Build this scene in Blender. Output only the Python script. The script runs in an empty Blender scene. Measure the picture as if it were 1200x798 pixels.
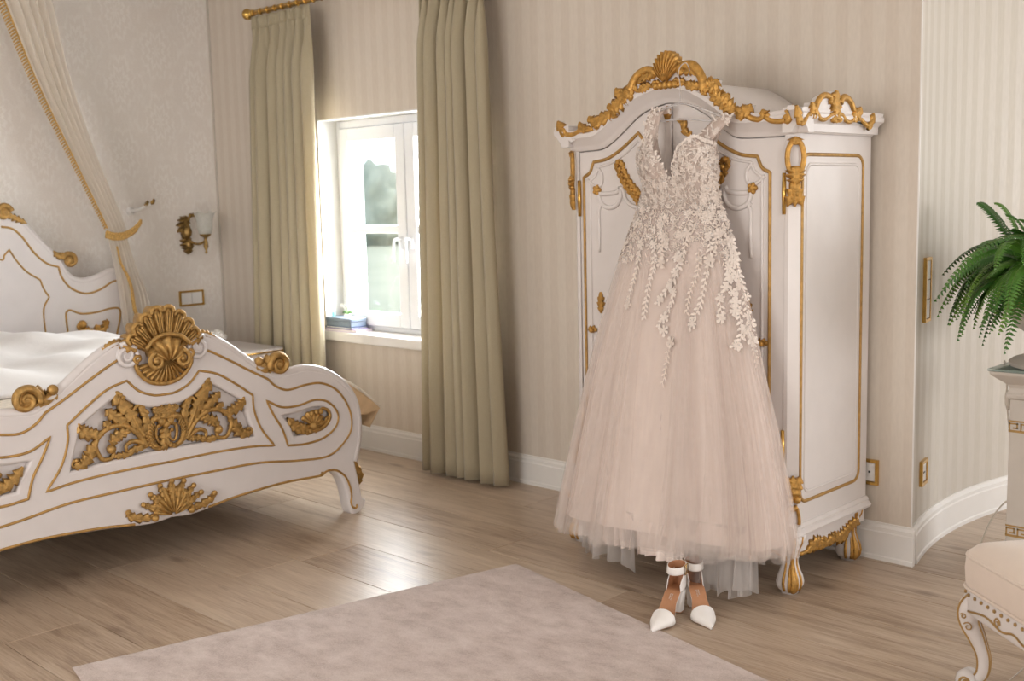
import bpy, bmesh, math, random
import numpy as np
from mathutils import Matrix, Vector

random.seed(7)
rng = np.random.default_rng(7)
scene = bpy.context.scene
COL = scene.collection
PI = math.pi

# ------------------------------------------------------------------ camera
cam_data = bpy.data.cameras.new('camera')
cam = bpy.data.objects.new('camera', cam_data)
COL.objects.link(cam)
cam_data.sensor_width = 36.0
cam_data.lens = 1317.6 / 1200 * 36.0
R_ = Matrix(((0.7192778744980693, -0.06925213671316204, 0.6912622373731993),
             (0.6943238801723728, 0.10536054345420719, -0.7119083545691922),
             (-0.023530590301143503, 0.992019806981542, 0.12386692002461391)))
cam.matrix_world = Matrix.Translation((6.94630786, -4.25396644, 1.5)) @ R_.to_4x4()
cam_data.dof.use_dof = True
cam_data.dof.focus_distance = 4.2
cam_data.dof.aperture_fstop = 3.6
scene.camera = cam

# ------------------------------------------------------------------ sky, daylight, exposure
scene.view_settings.view_transform = 'Standard'
scene.view_settings.look = 'None'
scene.view_settings.gamma = 1.0
scene.view_settings.use_curve_mapping = False
scene.view_settings.exposure = 0.0
scene.cycles.transparent_max_bounces = 48
world = bpy.data.worlds.new('overcast_sky')
scene.world = world
world.use_nodes = True
wn = world.node_tree.nodes
wn['Background'].inputs['Color'].default_value = (0.93, 0.97, 1.0, 1)
wn['Background'].inputs['Strength'].default_value = 2.1


def area_light(name, loc, direction, sx, sy, power, color, portal=False):
    d = bpy.data.lights.new(name, 'AREA')
    d.shape = 'RECTANGLE'
    d.size = sx
    d.size_y = sy
    d.energy = power
    d.color = color
    o = bpy.data.objects.new(name, d)
    COL.objects.link(o)
    o.location = loc
    o.rotation_euler = Vector(direction).to_track_quat('-Z', 'Z').to_euler()
    if portal:
        d.cycles.is_portal = True
    return o


BAY_C = (7.06, 0.60)
BAY_R = 2.10
DAY = (1.0, 0.965, 0.92)
area_light('daylight_portal_back_window', (1.85, 0.30, 1.36), (0, -1, 0), 1.34, 1.36, 1, (1, 1, 1), True)
for ang, pw in ((88, 18), (42, 42), (8, 66)):
    a = math.radians(ang)
    p = (BAY_C[0] + (BAY_R + 0.05) * math.cos(a), BAY_C[1] + (BAY_R + 0.05) * math.sin(a), 1.45)
    area_light('daylight_bay_window', p, (-math.cos(a), -math.sin(a), -0.05), 1.1, 1.6, pw, (0.98, 0.985, 1.0))
area_light('daylight_rear_window', (4.6, -6.95, 1.5), (0, 1, -0.05), 2.6, 1.7, 100, DAY)
area_light('daylight_right_window', (9.45, -3.4, 1.5), (-1, 0.15, -0.05), 2.6, 1.7, 60, DAY)
area_light('daylight_glow_back_window', (1.85, 0.60, 1.40), (0, -1, -0.08), 1.7, 1.6, 360, (0.97, 0.98, 1.0))

# ------------------------------------------------------------------ materials


def new_mat(name):
    m = bpy.data.materials.new(name)
    m.use_nodes = True
    nt = m.node_tree
    return m, nt, nt.nodes['Principled BSDF']


def N(nt, typ, **kw):
    n = nt.nodes.new(typ)
    for k, v in kw.items():
        setattr(n, k, v)
    return n


def math_node(nt, op, a, b=None):
    n = N(nt, 'ShaderNodeMath', operation=op)
    for i, v in enumerate((a, b)):
        if v is None:
            continue
        if isinstance(v, (int, float)):
            n.inputs[i].default_value = v
        else:
            nt.links.new(v, n.inputs[i])
    return n.outputs[0]


def mix_color(nt, fac, a, b):
    n = N(nt, 'ShaderNodeMix', data_type='RGBA')
    for idx, v in ((0, fac), (6, a), (7, b)):
        if isinstance(v, (int, float)):
            n.inputs[idx].default_value = v
        elif isinstance(v, tuple):
            n.inputs[idx].default_value = (*v, 1)
        else:
            nt.links.new(v, n.inputs[idx])
    return n.outputs[2]


def ramp(nt, fac, stops):
    n = N(nt, 'ShaderNodeValToRGB')
    cr_ = n.color_ramp
    while len(cr_.elements) < len(stops):
        cr_.elements.new(0.5)
    for e, (p, c) in zip(cr_.elements, stops):
        e.position = p
        e.color = (*c, 1)
    nt.links.new(fac, n.inputs[0])
    return n.outputs[0]


def noise(nt, vec, scale, detail=3.0, rough=0.5):
    n = N(nt, 'ShaderNodeTexNoise')
    n.inputs['Scale'].default_value = scale
    n.inputs['Detail'].default_value = detail
    n.inputs['Roughness'].default_value = rough
    if vec is not None:
        nt.links.new(vec, n.inputs['Vector'])
    return n.outputs[0]


def bump(nt, bsdf, height, strength=0.2, dist=0.01):
    b = N(nt, 'ShaderNodeBump')
    b.inputs['Strength'].default_value = strength
    b.inputs['Distance'].default_value = dist
    nt.links.new(height, b.inputs['Height'])
    nt.links.new(b.outputs[0], bsdf.inputs['Normal'])


def position(nt):
    return N(nt, 'ShaderNodeNewGeometry').outputs['Position']


def scaled(nt, vec, s):
    n = N(nt, 'ShaderNodeVectorMath', operation='MULTIPLY')
    nt.links.new(vec, n.inputs[0])
    n.inputs[1].default_value = s
    return n.outputs[0]


def simple(name, color, rough=0.5, metal=0.0, var=0.06, nscale=12.0, bstr=0.0, bscale=60.0, alpha=None, sheen=0.0, coat=0.0):
    m, nt, b = new_mat(name)
    pos = position(nt)
    nz = noise(nt, pos, nscale)
    dark = tuple(c * (1 - var) for c in color)
    lite = tuple(min(1, c * (1 + var)) for c in color)
    nt.links.new(ramp(nt, nz, [(0.3, dark), (0.7, lite)]), b.inputs['Base Color'])
    b.inputs['Roughness'].default_value = rough
    b.inputs['Metallic'].default_value = metal
    if sheen:
        b.inputs['Sheen Weight'].default_value = sheen
    if coat:
        b.inputs['Coat Weight'].default_value = coat
        b.inputs['Coat Roughness'].default_value = 0.15
    if alpha is not None:
        b.inputs['Alpha'].default_value = alpha
    if bstr:
        bump(nt, b, noise(nt, pos, bscale, 4), bstr)
    return m


M = {}
M['lacquer'] = simple('white_lacquer', (0.70, 0.645, 0.62), 0.32, var=0.02, bstr=0.03, bscale=25)
M['bed_lacquer'] = simple('white_bed_lacquer', (0.665, 0.615, 0.60), 0.30, var=0.02, bstr=0.03, bscale=25)
M['trim'] = simple('white_trim_paint', (0.78, 0.75, 0.72), 0.35, var=0.015)
M['pvc'] = simple('white_window_plastic', (0.82, 0.83, 0.86), 0.3, var=0.01)
M['plaster'] = simple('white_plaster', (0.80, 0.79, 0.77), 0.8, var=0.02)
M['gold'] = simple('gilding', (0.50, 0.27, 0.065), 0.40, 0.55, var=0.28, nscale=60, bstr=0.25, bscale=150)
M['gold_bed'] = simple('aged_gilding', (0.42, 0.245, 0.075), 0.42, 0.55, var=0.32, nscale=50, bstr=0.3, bscale=150)
M['gold_line'] = simple('gold_paint_line', (0.42, 0.24, 0.07), 0.45, 0.4, var=0.2, nscale=40)
M['brass'] = simple('antique_brass', (0.32, 0.20, 0.07), 0.38, 0.8, var=0.5, nscale=45, bstr=0.3, bscale=120)
M['polished_brass'] = simple('polished_brass', (0.62, 0.38, 0.10), 0.25, 0.85, var=0.12, nscale=30)
M['dark'] = simple('dark_gap', (0.02, 0.02, 0.02), 0.8)
M['duvet'] = simple('white_cotton', (0.70, 0.665, 0.645), 0.85, var=0.02, bstr=0.15, bscale=18, sheen=0.2)
M['tan_cloth'] = simple('tan_satin', (0.62, 0.43, 0.25), 0.6, var=0.08, nscale=20)
M['cream_cloth'] = simple('cream_jacquard', (0.70, 0.62, 0.52), 0.75, var=0.12, nscale=45, bstr=0.2, bscale=70)
M['fringe'] = simple('gold_fringe', (0.50, 0.30, 0.09), 0.7, 0.1, var=0.35, nscale=120, bstr=0.5, bscale=220)
M['lining'] = simple('blush_satin', (0.80, 0.695, 0.64), 0.33, var=0.03, nscale=6, sheen=0.3)
M['lace'] = simple('ivory_lace', (0.76, 0.66, 0.59), 0.7, var=0.05, nscale=80, sheen=0.3)
M['lace_light'] = simple('white_lace_petal', (0.80, 0.71, 0.645), 0.65, var=0.04, nscale=80, sheen=0.3)
M['bead'] = simple('pearl_bead', (0.85, 0.82, 0.80), 0.12, 0.3, var=0.02)
M['shoe_satin'] = simple('white_shoe_satin', (0.82, 0.78, 0.75), 0.38, var=0.03, sheen=0.2)
M['shoe_tan'] = simple('tan_shoe_leather', (0.42, 0.20, 0.10), 0.5, var=0.1, nscale=25)
M['silver_print'] = simple('silver_print', (0.75, 0.70, 0.66), 0.4, 0.3)
M['stone'] = simple('cream_painted_stone', (0.53, 0.475, 0.42), 0.6, var=0.03, bstr=0.05)
M['key_gold'] = simple('greek_key_gold', (0.40, 0.24, 0.08), 0.45, 0.3, var=0.15)
M['upholstery'] = simple('cream_upholstery', (0.72, 0.60, 0.51), 0.75, var=0.03, bstr=0.08, bscale=200, sheen=0.3)
M['cable'] = simple('white_cable', (0.68, 0.62, 0.54), 0.5)
M['stem'] = simple('fern_stem', (0.10, 0.16, 0.03), 0.6)
M['soil'] = simple('dark_soil', (0.04, 0.03, 0.02), 0.9, var=0.4)
M['slate'] = simple('slate_blue_cloth', (0.16, 0.20, 0.26), 0.6, var=0.1)
M['navy'] = simple('navy_card', (0.05, 0.09, 0.20), 0.5)
M['lilac'] = simple('lilac_card', (0.55, 0.42, 0.62), 0.5)
M['paper'] = simple('paper_pages', (0.85, 0.82, 0.78), 0.8)
M['teal'] = simple('turquoise_plastic', (0.25, 0.60, 0.68), 0.3)
M['orchid_white'] = simple('white_orchid_petal', (0.85, 0.85, 0.86), 0.6)
M['leaf_green'] = simple('green_leaf', (0.12, 0.28, 0.08), 0.5, var=0.2)
M['bark'] = simple('pale_bark', (0.30, 0.26, 0.22), 0.9, var=0.2)


def mat_fern():
    m, nt, b = new_mat('fern_leaflet_green')
    oi = N(nt, 'ShaderNodeObjectInfo')
    nz = noise(nt, position(nt), 9)
    f = math_node(nt, 'ADD', math_node(nt, 'MULTIPLY', oi.outputs['Random'], 0.7), math_node(nt, 'MULTIPLY', nz, 0.4))
    nt.links.new(ramp(nt, f, [(0.1, (0.022, 0.085, 0.010)), (0.5, (0.05, 0.155, 0.016)), (0.95, (0.13, 0.26, 0.03))]), b.inputs['Base Color'])
    b.inputs['Roughness'].default_value = 0.42
    b.inputs['Subsurface Weight'].default_value = 0.0
    return m


M['fern'] = mat_fern()


def mat_outdoor(name, c1, c2, scale):
    m, nt, b = new_mat(name)
    nt.links.new(ramp(nt, noise(nt, position(nt), scale, 5), [(0.35, c1), (0.65, c2)]), b.inputs['Base Color'])
    b.inputs['Roughness'].default_value = 1.0
    return m


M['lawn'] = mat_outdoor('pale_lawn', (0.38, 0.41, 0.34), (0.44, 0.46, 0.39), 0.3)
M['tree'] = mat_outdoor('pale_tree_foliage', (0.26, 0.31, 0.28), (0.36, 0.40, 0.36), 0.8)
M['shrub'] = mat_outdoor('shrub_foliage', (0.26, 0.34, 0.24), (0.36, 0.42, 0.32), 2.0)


def mat_stripes(name, c1, c2, period, curved=False):
    m, nt, b = new_mat(name)
    pos = position(nt)
    sep = N(nt, 'ShaderNodeSeparateXYZ')
    nt.links.new(pos, sep.inputs[0])
    if curved:
        dx = math_node(nt, 'SUBTRACT', sep.outputs[0], BAY_C[0])
        dy = math_node(nt, 'SUBTRACT', sep.outputs[1], BAY_C[1])
        u = math_node(nt, 'MULTIPLY', math_node(nt, 'ARCTAN2', dx, dy), BAY_R)
    else:
        u = sep.outputs[0]
    ph = math_node(nt, 'SINE', math_node(nt, 'MULTIPLY', u, 2 * PI / period))
    f = math_node(nt, 'ADD', math_node(nt, 'MULTIPLY', ph, 2.6), 0.5)
    cl = N(nt, 'ShaderNodeClamp')
    nt.links.new(f, cl.inputs[0])
    f = cl.outputs[0]
    fine = noise(nt, scaled(nt, pos, (90, 90, 22)), 1.0, 3)
    cloud = noise(nt, pos, 3.0, 2)
    tone = math_node(nt, 'ADD', math_node(nt, 'MULTIPLY', fine, 0.55), math_node(nt, 'MULTIPLY', cloud, 0.25))
    base = mix_color(nt, f, c1, c2)
    d = N(nt, 'ShaderNodeMix', data_type='RGBA', blend_type='MULTIPLY')
    d.inputs[0].default_value = 1.0
    nt.links.new(base, d.inputs[6])
    nt.links.new(ramp(nt, tone, [(0.2, (0.92, 0.915, 0.91)), (0.6, (1.04, 1.04, 1.04))]), d.inputs[7])
    nt.links.new(d.outputs[2], b.inputs['Base Color'])
    nt.links.new(math_node(nt, 'ADD', math_node(nt, 'MULTIPLY', f, -0.25), 0.72), b.inputs['Roughness'])
    bump(nt, b, fine, 0.08, 0.003)
    return m


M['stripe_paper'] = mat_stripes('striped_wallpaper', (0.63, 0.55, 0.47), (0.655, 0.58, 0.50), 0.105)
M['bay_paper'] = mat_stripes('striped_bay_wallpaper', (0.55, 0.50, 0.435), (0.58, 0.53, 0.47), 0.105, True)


def mat_damask():
    m, nt, b = new_mat('damask_wallpaper')
    pos = position(nt)
    sep = N(nt, 'ShaderNodeSeparateXYZ')
    nt.links.new(pos, sep.inputs[0])
    y, z = sep.outputs[1], sep.outputs[2]
    # half-drop repeat of leafy medallions
    nz = noise(nt, pos, 14, 3)
    cy = math_node(nt, 'DIVIDE', y, 0.27)
    colm = math_node(nt, 'FLOOR', cy)
    u = math_node(nt, 'SUBTRACT', math_node(nt, 'FRACT', cy), 0.5)
    vz = math_node(nt, 'ADD', math_node(nt, 'DIVIDE', z, 0.46), math_node(nt, 'MULTIPLY', math_node(nt, 'PINGPONG', colm, 1.0), 0.5))
    v = math_node(nt, 'SUBTRACT', math_node(nt, 'FRACT', vz), 0.5)
    r = math_node(nt, 'SQRT', math_node(nt, 'ADD', math_node(nt, 'MULTIPLY', u, u), math_node(nt, 'MULTIPLY', v, v)))
    th = math_node(nt, 'ARCTAN2', u, v)
    wob = math_node(nt, 'COSINE', math_node(nt, 'MULTIPLY', th, 8.0))
    wob2 = math_node(nt, 'COSINE', math_node(nt, 'MULTIPLY', th, 22.0))
    ring = math_node(nt, 'SINE', math_node(nt, 'ADD', math_node(nt, 'MULTIPLY', r, 38.0), math_node(nt, 'ADD', math_node(nt, 'MULTIPLY', wob, 1.5), math_node(nt, 'MULTIPLY', wob2, 0.8))))
    fall = math_node(nt, 'SUBTRACT', 0.50, r)
    val = math_node(nt, 'ADD', math_node(nt, 'MULTIPLY', math_node(nt, 'MULTIPLY', ring, fall), 1.6), math_node(nt, 'MULTIPLY', nz, 0.9))
    f = ramp(nt, val, [(0.40, (0, 0, 0)), (0.75, (1, 1, 1))])
    fine = noise(nt, pos, 120, 3)
    base = mix_color(nt, f, (0.72, 0.66, 0.61), (0.77, 0.72, 0.675))
    d = N(nt, 'ShaderNodeMix', data_type='RGBA', blend_type='MULTIPLY')
    d.inputs[0].default_value = 1.0
    nt.links.new(base, d.inputs[6])
    nt.links.new(ramp(nt, fine, [(0.3, (0.96, 0.96, 0.96)), (0.7, (1.03, 1.03, 1.03))]), d.inputs[7])
    nt.links.new(d.outputs[2], b.inputs['Base Color'])
    b.inputs['Roughness'].default_value = 0.5
    bump(nt, b, f, 0.1, 0.003)
    return m


M['damask'] = mat_damask()


def mat_oak():
    m, nt, b = new_mat('oak_plank')
    oi = N(nt, 'ShaderNodeObjectInfo')
    off = N(nt, 'ShaderNodeCombineXYZ')
    nt.links.new(math_node(nt, 'MULTIPLY', oi.outputs['Random'], 37.0), off.inputs[0])
    nt.links.new(math_node(nt, 'MULTIPLY', oi.outputs['Random'], 91.0), off.inputs[1])
    add = N(nt, 'ShaderNodeVectorMath', operation='ADD')
    nt.links.new(position(nt), add.inputs[0])
    nt.links.new(off.outputs[0], add.inputs[1])
    p = add.outputs[0]
    broad = noise(nt, scaled(nt, p, (0.8, 9, 1)), 2.0, 6, 0.65)
    grain = noise(nt, scaled(nt, p, (3.0, 70, 1)), 2.0, 6, 0.7)
    knot = N(nt, 'ShaderNodeTexVoronoi')
    nt.links.new(scaled(nt, p, (2.3, 5.6, 1)), knot.inputs['Vector'])
    knot.inputs['Scale'].default_value = 0.75
    kn = ramp(nt, math_node(nt, 'ADD', knot.outputs['Distance'], math_node(nt, 'MULTIPLY', grain, 0.12)), [(0.09, (1, 1, 1)), (0.20, (0, 0, 0))])
    v = math_node(nt, 'ADD', math_node(nt, 'MULTIPLY', broad, 0.5), math_node(nt, 'MULTIPLY', grain, 0.5))
    v = math_node(nt, 'ADD', v, math_node(nt, 'MULTIPLY', math_node(nt, 'SUBTRACT', oi.outputs['Random'], 0.5), 0.09))
    c = ramp(nt, v, [(0.36, (0.26, 0.175, 0.115)), (0.48, (0.43, 0.32, 0.23)), (0.62, (0.56, 0.445, 0.34))])
    c = mix_color(nt, math_node(nt, 'MULTIPLY', kn, 0.6), c, (0.13, 0.075, 0.042))
    nt.links.new(c, b.inputs['Base Color'])
    nt.links.new(math_node(nt, 'ADD', math_node(nt, 'MULTIPLY', grain, 0.12), 0.26), b.inputs['Roughness'])
    bump(nt, b, grain, 0.12, 0.002)
    return m


M['oak'] = mat_oak()


def mat_rug():
    m, nt, b = new_mat('rug_pile')
    p = position(nt)
    patch = noise(nt, scaled(nt, p, (1, 1.6, 1)), 7.0, 8, 0.68)
    fib = noise(nt, p, 150, 4, 0.7)
    v = math_node(nt, 'ADD', math_node(nt, 'MULTIPLY', patch, 0.66), math_node(nt, 'MULTIPLY', fib, 0.34))
    nt.links.new(ramp(nt, v, [(0.37, (0.36, 0.265, 0.22)), (0.49, (0.50, 0.39, 0.345)), (0.61, (0.60, 0.49, 0.445))]), b.inputs['Base Color'])
    b.inputs['Roughness'].default_value = 0.95
    b.inputs['Sheen Weight'].default_value = 0.35
    bump(nt, b, v, 0.6, 0.012)
    return m


M['rug'] = mat_rug()


def mat_curtain():
    m, nt, b = new_mat('olive_curtain_cloth')
    p = position(nt)
    weave = noise(nt, scaled(nt, p, (240, 240, 500)), 1.0, 2)
    nt.links.new(ramp(nt, weave, [(0.3, (0.41, 0.345, 0.23)), (0.7, (0.49, 0.42, 0.29))]), b.inputs['Base Color'])
    b.inputs['Roughness'].default_value = 0.7
    b.inputs['Sheen Weight'].default_value = 0.25
    tr = N(nt, 'ShaderNodeBsdfTranslucent')
    tr.inputs[0].default_value = (0.55, 0.44, 0.22, 1)
    mx = N(nt, 'ShaderNodeMixShader')
    mx.inputs[0].default_value = 0.2
    out = nt.nodes['Material Output']
    nt.links.new(b.outputs[0], mx.inputs[1])
    nt.links.new(tr.outputs[0], mx.inputs[2])
    nt.links.new(mx.outputs[0], out.inputs[0])
    return m


M['curtain'] = mat_curtain()


def mat_sheer(name, color, density, scale=(300, 300, 300), trans=0.4):
    m, nt, b = new_mat(name)
    p = position(nt)
    b.inputs['Base Color'].default_value = (*color, 1)
    b.inputs['Roughness'].default_value = 0.8
    tl = N(nt, 'ShaderNodeBsdfTranslucent')
    tl.inputs[0].default_value = (*color, 1)
    m1 = N(nt, 'ShaderNodeMixShader')
    m1.inputs[0].default_value = trans
    nt.links.new(b.outputs[0], m1.inputs[1])
    nt.links.new(tl.outputs[0], m1.inputs[2])
    tp = N(nt, 'ShaderNodeBsdfTransparent')
    m2 = N(nt, 'ShaderNodeMixShader')
    nz = noise(nt, scaled(nt, p, scale), 1.0, 2)
    d = math_node(nt, 'ADD', math_node(nt, 'MULTIPLY', math_node(nt, 'SUBTRACT', nz, 0.5), 0.14), density)
    nt.links.new(d, m2.inputs[0])
    nt.links.new(tp.outputs[0], m2.inputs[1])
    nt.links.new(m1.outputs[0], m2.inputs[2])
    nt.links.new(m2.outputs[0], nt.nodes['Material Output'].inputs[0])
    return m


M['tulle'] = mat_sheer('blush_tulle', (0.84, 0.745, 0.695), 0.27, (40, 40, 0.4))
M['tulle_soft'] = mat_sheer('soft_tulle', (0.87, 0.785, 0.735), 0.26, (30, 30, 0.4))
M['tulle_grey'] = mat_sheer('petticoat_tulle', (0.68, 0.64, 0.62), 0.42, (40, 40, 10))
M['mesh'] = mat_sheer('bodice_illusion_mesh', (0.80, 0.685, 0.62), 0.86, (200, 200, 200))
M['voile'] = mat_sheer('ivory_voile', (0.86, 0.80, 0.72), 0.66, (200, 200, 10), 0.5)
M['clear'] = mat_sheer('clear_acrylic', (0.80, 0.78, 0.78), 0.45)


def mat_glass():
    m, nt, b = new_mat('window_glass')
    g = N(nt, 'ShaderNodeBsdfGlossy')
    g.inputs['Roughness'].default_value = 0.02
    t = N(nt, 'ShaderNodeBsdfTransparent')
    t.inputs[0].default_value = (0.96, 0.98, 0.98, 1)
    mx = N(nt, 'ShaderNodeMixShader')
    mx.inputs[0].default_value = 0.05
    nt.links.new(t.outputs[0], mx.inputs[1])
    nt.links.new(g.outputs[0], mx.inputs[2])
    nt.links.new(mx.outputs[0], nt.nodes['Material Output'].inputs[0])
    return m


M['glass'] = mat_glass()
M['frosted'] = mat_sheer('frosted_glass', (0.80, 0.80, 0.77), 0.62, (60, 60, 60), 0.5)
M['table_glass'] = mat_sheer('green_table_glass', (0.45, 0.55, 0.50), 0.45, (20, 20, 20), 0.2)

# ------------------------------------------------------------------ mesh helpers
ORIGIN = {}


def frame(o, u, v):
    u = np.array(u, float)
    v = np.array(v, float)
    return (np.array(o, float), u, v, np.cross(u, v))


def tf(F, pts):
    o, u, v, w = F
    p = np.asarray(pts, float)
    return o + p[:, :1] * u + p[:, 1:2] * v + p[:, 2:3] * w


WORLD = frame((0, 0, 0), (1, 0, 0), (0, 1, 0))


def cr(pts, n=8, closed=False):
    """Catmull-Rom through the points; doubled points stay corners."""
    P = np.asarray(pts, float)
    k = len(P)
    out = []
    rngi = range(k if closed else k - 1)
    for i in rngi:
        p1, p2 = P[i], P[(i + 1) % k]
        if np.allclose(p1, p2):
            continue
        p0 = P[(i - 1) % k] if (closed or i > 0) else 2 * p1 - p2
        p3 = P[(i + 2) % k] if (closed or i < k - 2) else 2 * p2 - p1
        if np.allclose(p0, p1):
            p0 = 2 * p1 - p2
        if np.allclose(p3, p2):
            p3 = 2 * p2 - p1
        for t in np.arange(n) / n:
            t2, t3 = t * t, t * t * t
            out.append(0.5 * ((2 * p1) + (-p0 + p2) * t + (2 * p0 - 5 * p1 + 4 * p2 - p3) * t2 + (-p0 + 3 * p1 - 3 * p2 + p3) * t3))
    if not closed:
        out.append(P[-1])
    return np.array(out)


def spiral(c, r0, r1, a0, turns, n=26):
    t = np.linspace(0, 1, n)
    a = a0 + 2 * PI * turns * t
    r = r0 + (r1 - r0) * t
    return np.stack([c[0] + r * np.cos(a), c[1] + r * np.sin(a)], 1)


def thing(name, label, cat, loc=(0, 0, 0), group=None):
    o = bpy.data.objects.new(name, None)
    o.empty_display_size = 0.1
    COL.objects.link(o)
    o.location = loc
    ORIGIN[o.name] = np.array(loc, float)
    return tag(o, label, cat, group)


def tag(o, label=None, cat=None, group=None, kind=None):
    if label:
        o['label'] = label
    if cat:
        o['category'] = cat
    if group:
        o['group'] = group
    if kind:
        o['kind'] = kind
    return o


class MB:
    def __init__(self):
        self.v = []
        self.f = []
        self.n = 0

    def add(self, v, f):
        v = np.asarray(v, float)
        self.v.append(v)
        b = self.n
        self.f.extend([tuple(i + b for i in q) for q in f])
        self.n += len(v)
        return self

    def box(self, lo, hi, F=WORLD):
        x0, y0, z0 = lo
        x1, y1, z1 = hi
        p = [(x0, y0, z0), (x1, y0, z0), (x1, y1, z0), (x0, y1, z0), (x0, y0, z1), (x1, y0, z1), (x1, y1, z1), (x0, y1, z1)]
        return self.add(tf(F, p), [(3, 2, 1, 0), (4, 5, 6, 7), (0, 1, 5, 4), (1, 2, 6, 5), (2, 3, 7, 6), (3, 0, 4, 7)])

    def grid(self, P, closed_u=False):
        nu, nv = P.shape[:2]
        f = []
        for i in range(nu if closed_u else nu - 1):
            for j in range(nv - 1):
                a = i * nv + j
                b = ((i + 1) % nu) * nv + j
                f.append((a, b, b + 1, a + 1))
        return self.add(P.reshape(-1, 3), f)

    def tube(self, P, r, seg=8, closed=False, squash=1.0, up=None):
        """tube along a 3-D path, radius scalar or per point; squash flattens it along up"""
        P = np.asarray(P, float)
        k = len(P)
        r = np.broadcast_to(np.asarray(r, float), (k,))
        if closed:
            T = np.roll(P, -1, 0) - np.roll(P, 1, 0)
        else:
            T = np.gradient(P, axis=0)
        T /= np.linalg.norm(T, axis=1, keepdims=True) + 1e-12
        if up is None:
            up = np.array([0, 0, 1.0]) if abs(T[:, 2]).mean() < 0.8 else np.array([1.0, 0, 0])
        up = np.asarray(up, float)
        S = np.cross(T, up)
        S /= np.linalg.norm(S, axis=1, keepdims=True) + 1e-9
        U = np.cross(S, T)
        a = np.arange(seg) * 2 * PI / seg
        ring = (np.cos(a)[None, :, None] * S[:, None, :] + squash * np.sin(a)[None, :, None] * U[:, None, :]) * r[:, None, None] + P[:, None, :]
        v = ring.reshape(-1, 3)
        f = []
        for i in range(k if closed else k - 1):
            j2 = (i + 1) % k
            for j in range(seg):
                f.append((i * seg + j, i * seg + (j + 1) % seg, j2 * seg + (j + 1) % seg, j2 * seg + j))
        if not closed:
            f.append(tuple(range(seg))[::-1])
            f.append(tuple((k - 1) * seg + j for j in range(seg)))
        return self.add(v, f)

    def line(self, F, pts, r=0.006, w=0.0, seg=6, closed=False, squash=0.8):
        """a moulded line lying on the plane of F"""
        pts = np.asarray(pts, float)
        P = tf(F, np.column_stack([pts, np.full(len(pts), w)]))
        return self.tube(P, r, seg, closed, squash, up=F[3])

    def scroll(self, F, pts, r0, r1, w=0.0, bud=0.0, squash=0.8, seg=8):
        pts = np.asarray(pts, float)
        P = tf(F, np.column_stack([pts, np.full(len(pts), w)]))
        t = np.linspace(0, 1, len(pts))
        self.tube(P, r0 + (r1 - r0) * t, seg, False, squash, up=F[3])
        if bud:
            self.ball(P[-1], bud)
        return self

    def ball(self, c, r, nu=10, nv=7, sc=(1, 1, 1)):
        a = np.arange(nu) * 2 * PI / nu
        b = np.linspace(0.02, PI - 0.02, nv)
        P = np.stack([np.outer(np.cos(a), np.sin(b)) * sc[0], np.outer(np.sin(a), np.sin(b)) * sc[1], np.outer(np.ones(nu), -np.cos(b)) * sc[2]], 2) * r + np.asarray(c)
        return self.grid(P, True)

    def leaf(self, F, pts, width, h=0.012, lobes=5, w0=0.0, back=0.004, curl=0.0, n=8, full=0.45):
        """carved acanthus leaf: lobed edges, grooved middle, along a spine on the plane of F"""
        s = cr(pts, n + 4) if len(pts) > 2 else np.linspace(pts[0], pts[-1], 14)
        s = np.asarray(s)
        k = len(s)
        t = np.linspace(0, 1, k)
        T = np.gradient(s, axis=0)
        T /= np.linalg.norm(T, axis=1, keepdims=True) + 1e-12
        Nn = np.stack([-T[:, 1], T[:, 0]], 1)
        prof = (np.clip(t, 0.02, 1) ** full) * (np.clip(1 - t, 0.01, 1) ** 0.55)
        prof /= prof.max()
        saw = 1 - (t * lobes) % 1.0
        wd = width * 0.5 * prof * (0.46 + 0.66 * saw ** 0.8)
        hh = h * (0.35 + 0.65 * prof) * (0.88 + 0.16 * saw)
        lift = w0 + 0.7 * curl * t ** 3
        offs = [(-1, 0), (-0.55, 0.95), (0, 0.45), (0.55, 0.95), (1, 0), (0, None)]
        rows = []
        for o_, q in offs:
            zz = lift + (hh * q if q is not None else -back)
            rows.append(np.column_stack([s + Nn * (wd * o_)[:, None], zz]))
        P = np.stack(rows, 0)
        nr = len(rows)
        v = tf(F, P.reshape(-1, 3))
        f = []
        for i in range(nr):
            i2 = (i + 1) % nr
            for j in range(k - 1):
                f.append((i * k + j, i2 * k + j, i2 * k + j + 1, i * k + j + 1))
        return self.add(v, f)

    def fan(self, F, c, a0, a1, radius, nl, h=0.02, r_in=0.08, w0=0.0, dome=0.5, tip=0.0, back=0.005):
        """fluted shell: nl ribs from a0 to a1 round c, radius(t) the outline"""
        m = nl * 6 + 1
        t = np.linspace(0, 1, m)
        a = a0 + (a1 - a0) * t
        rib = np.abs(np.sin(PI * nl * t))
        R = np.array([radius(x) for x in t]) * (0.90 + 0.10 * rib)
        rows = []
        for q in np.linspace(0, 1, 8):
            rr = R * (r_in + (1 - r_in) * q)
            hh = w0 + h * ((1 - dome) + dome * math.sin(PI * min(1, 0.15 + 0.8 * q))) * (0.35 + 0.65 * rib ** 0.6) + tip * q ** 4
            rows.append(np.column_stack([c[0] + rr * np.cos(a), c[1] + rr * np.sin(a), hh]))
        rr = R
        rows.append(np.column_stack([c[0] + rr * np.cos(a), c[1] + rr * np.sin(a), np.full(m, -back)]))
        rows.append(np.column_stack([c[0] + 0 * a, c[1] + 0 * a, np.full(m, -back)]))
        P = np.stack(rows, 0)
        sh = P.shape
        return self.grid(tf(F, P.reshape(-1, 3)).reshape(sh))

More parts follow.
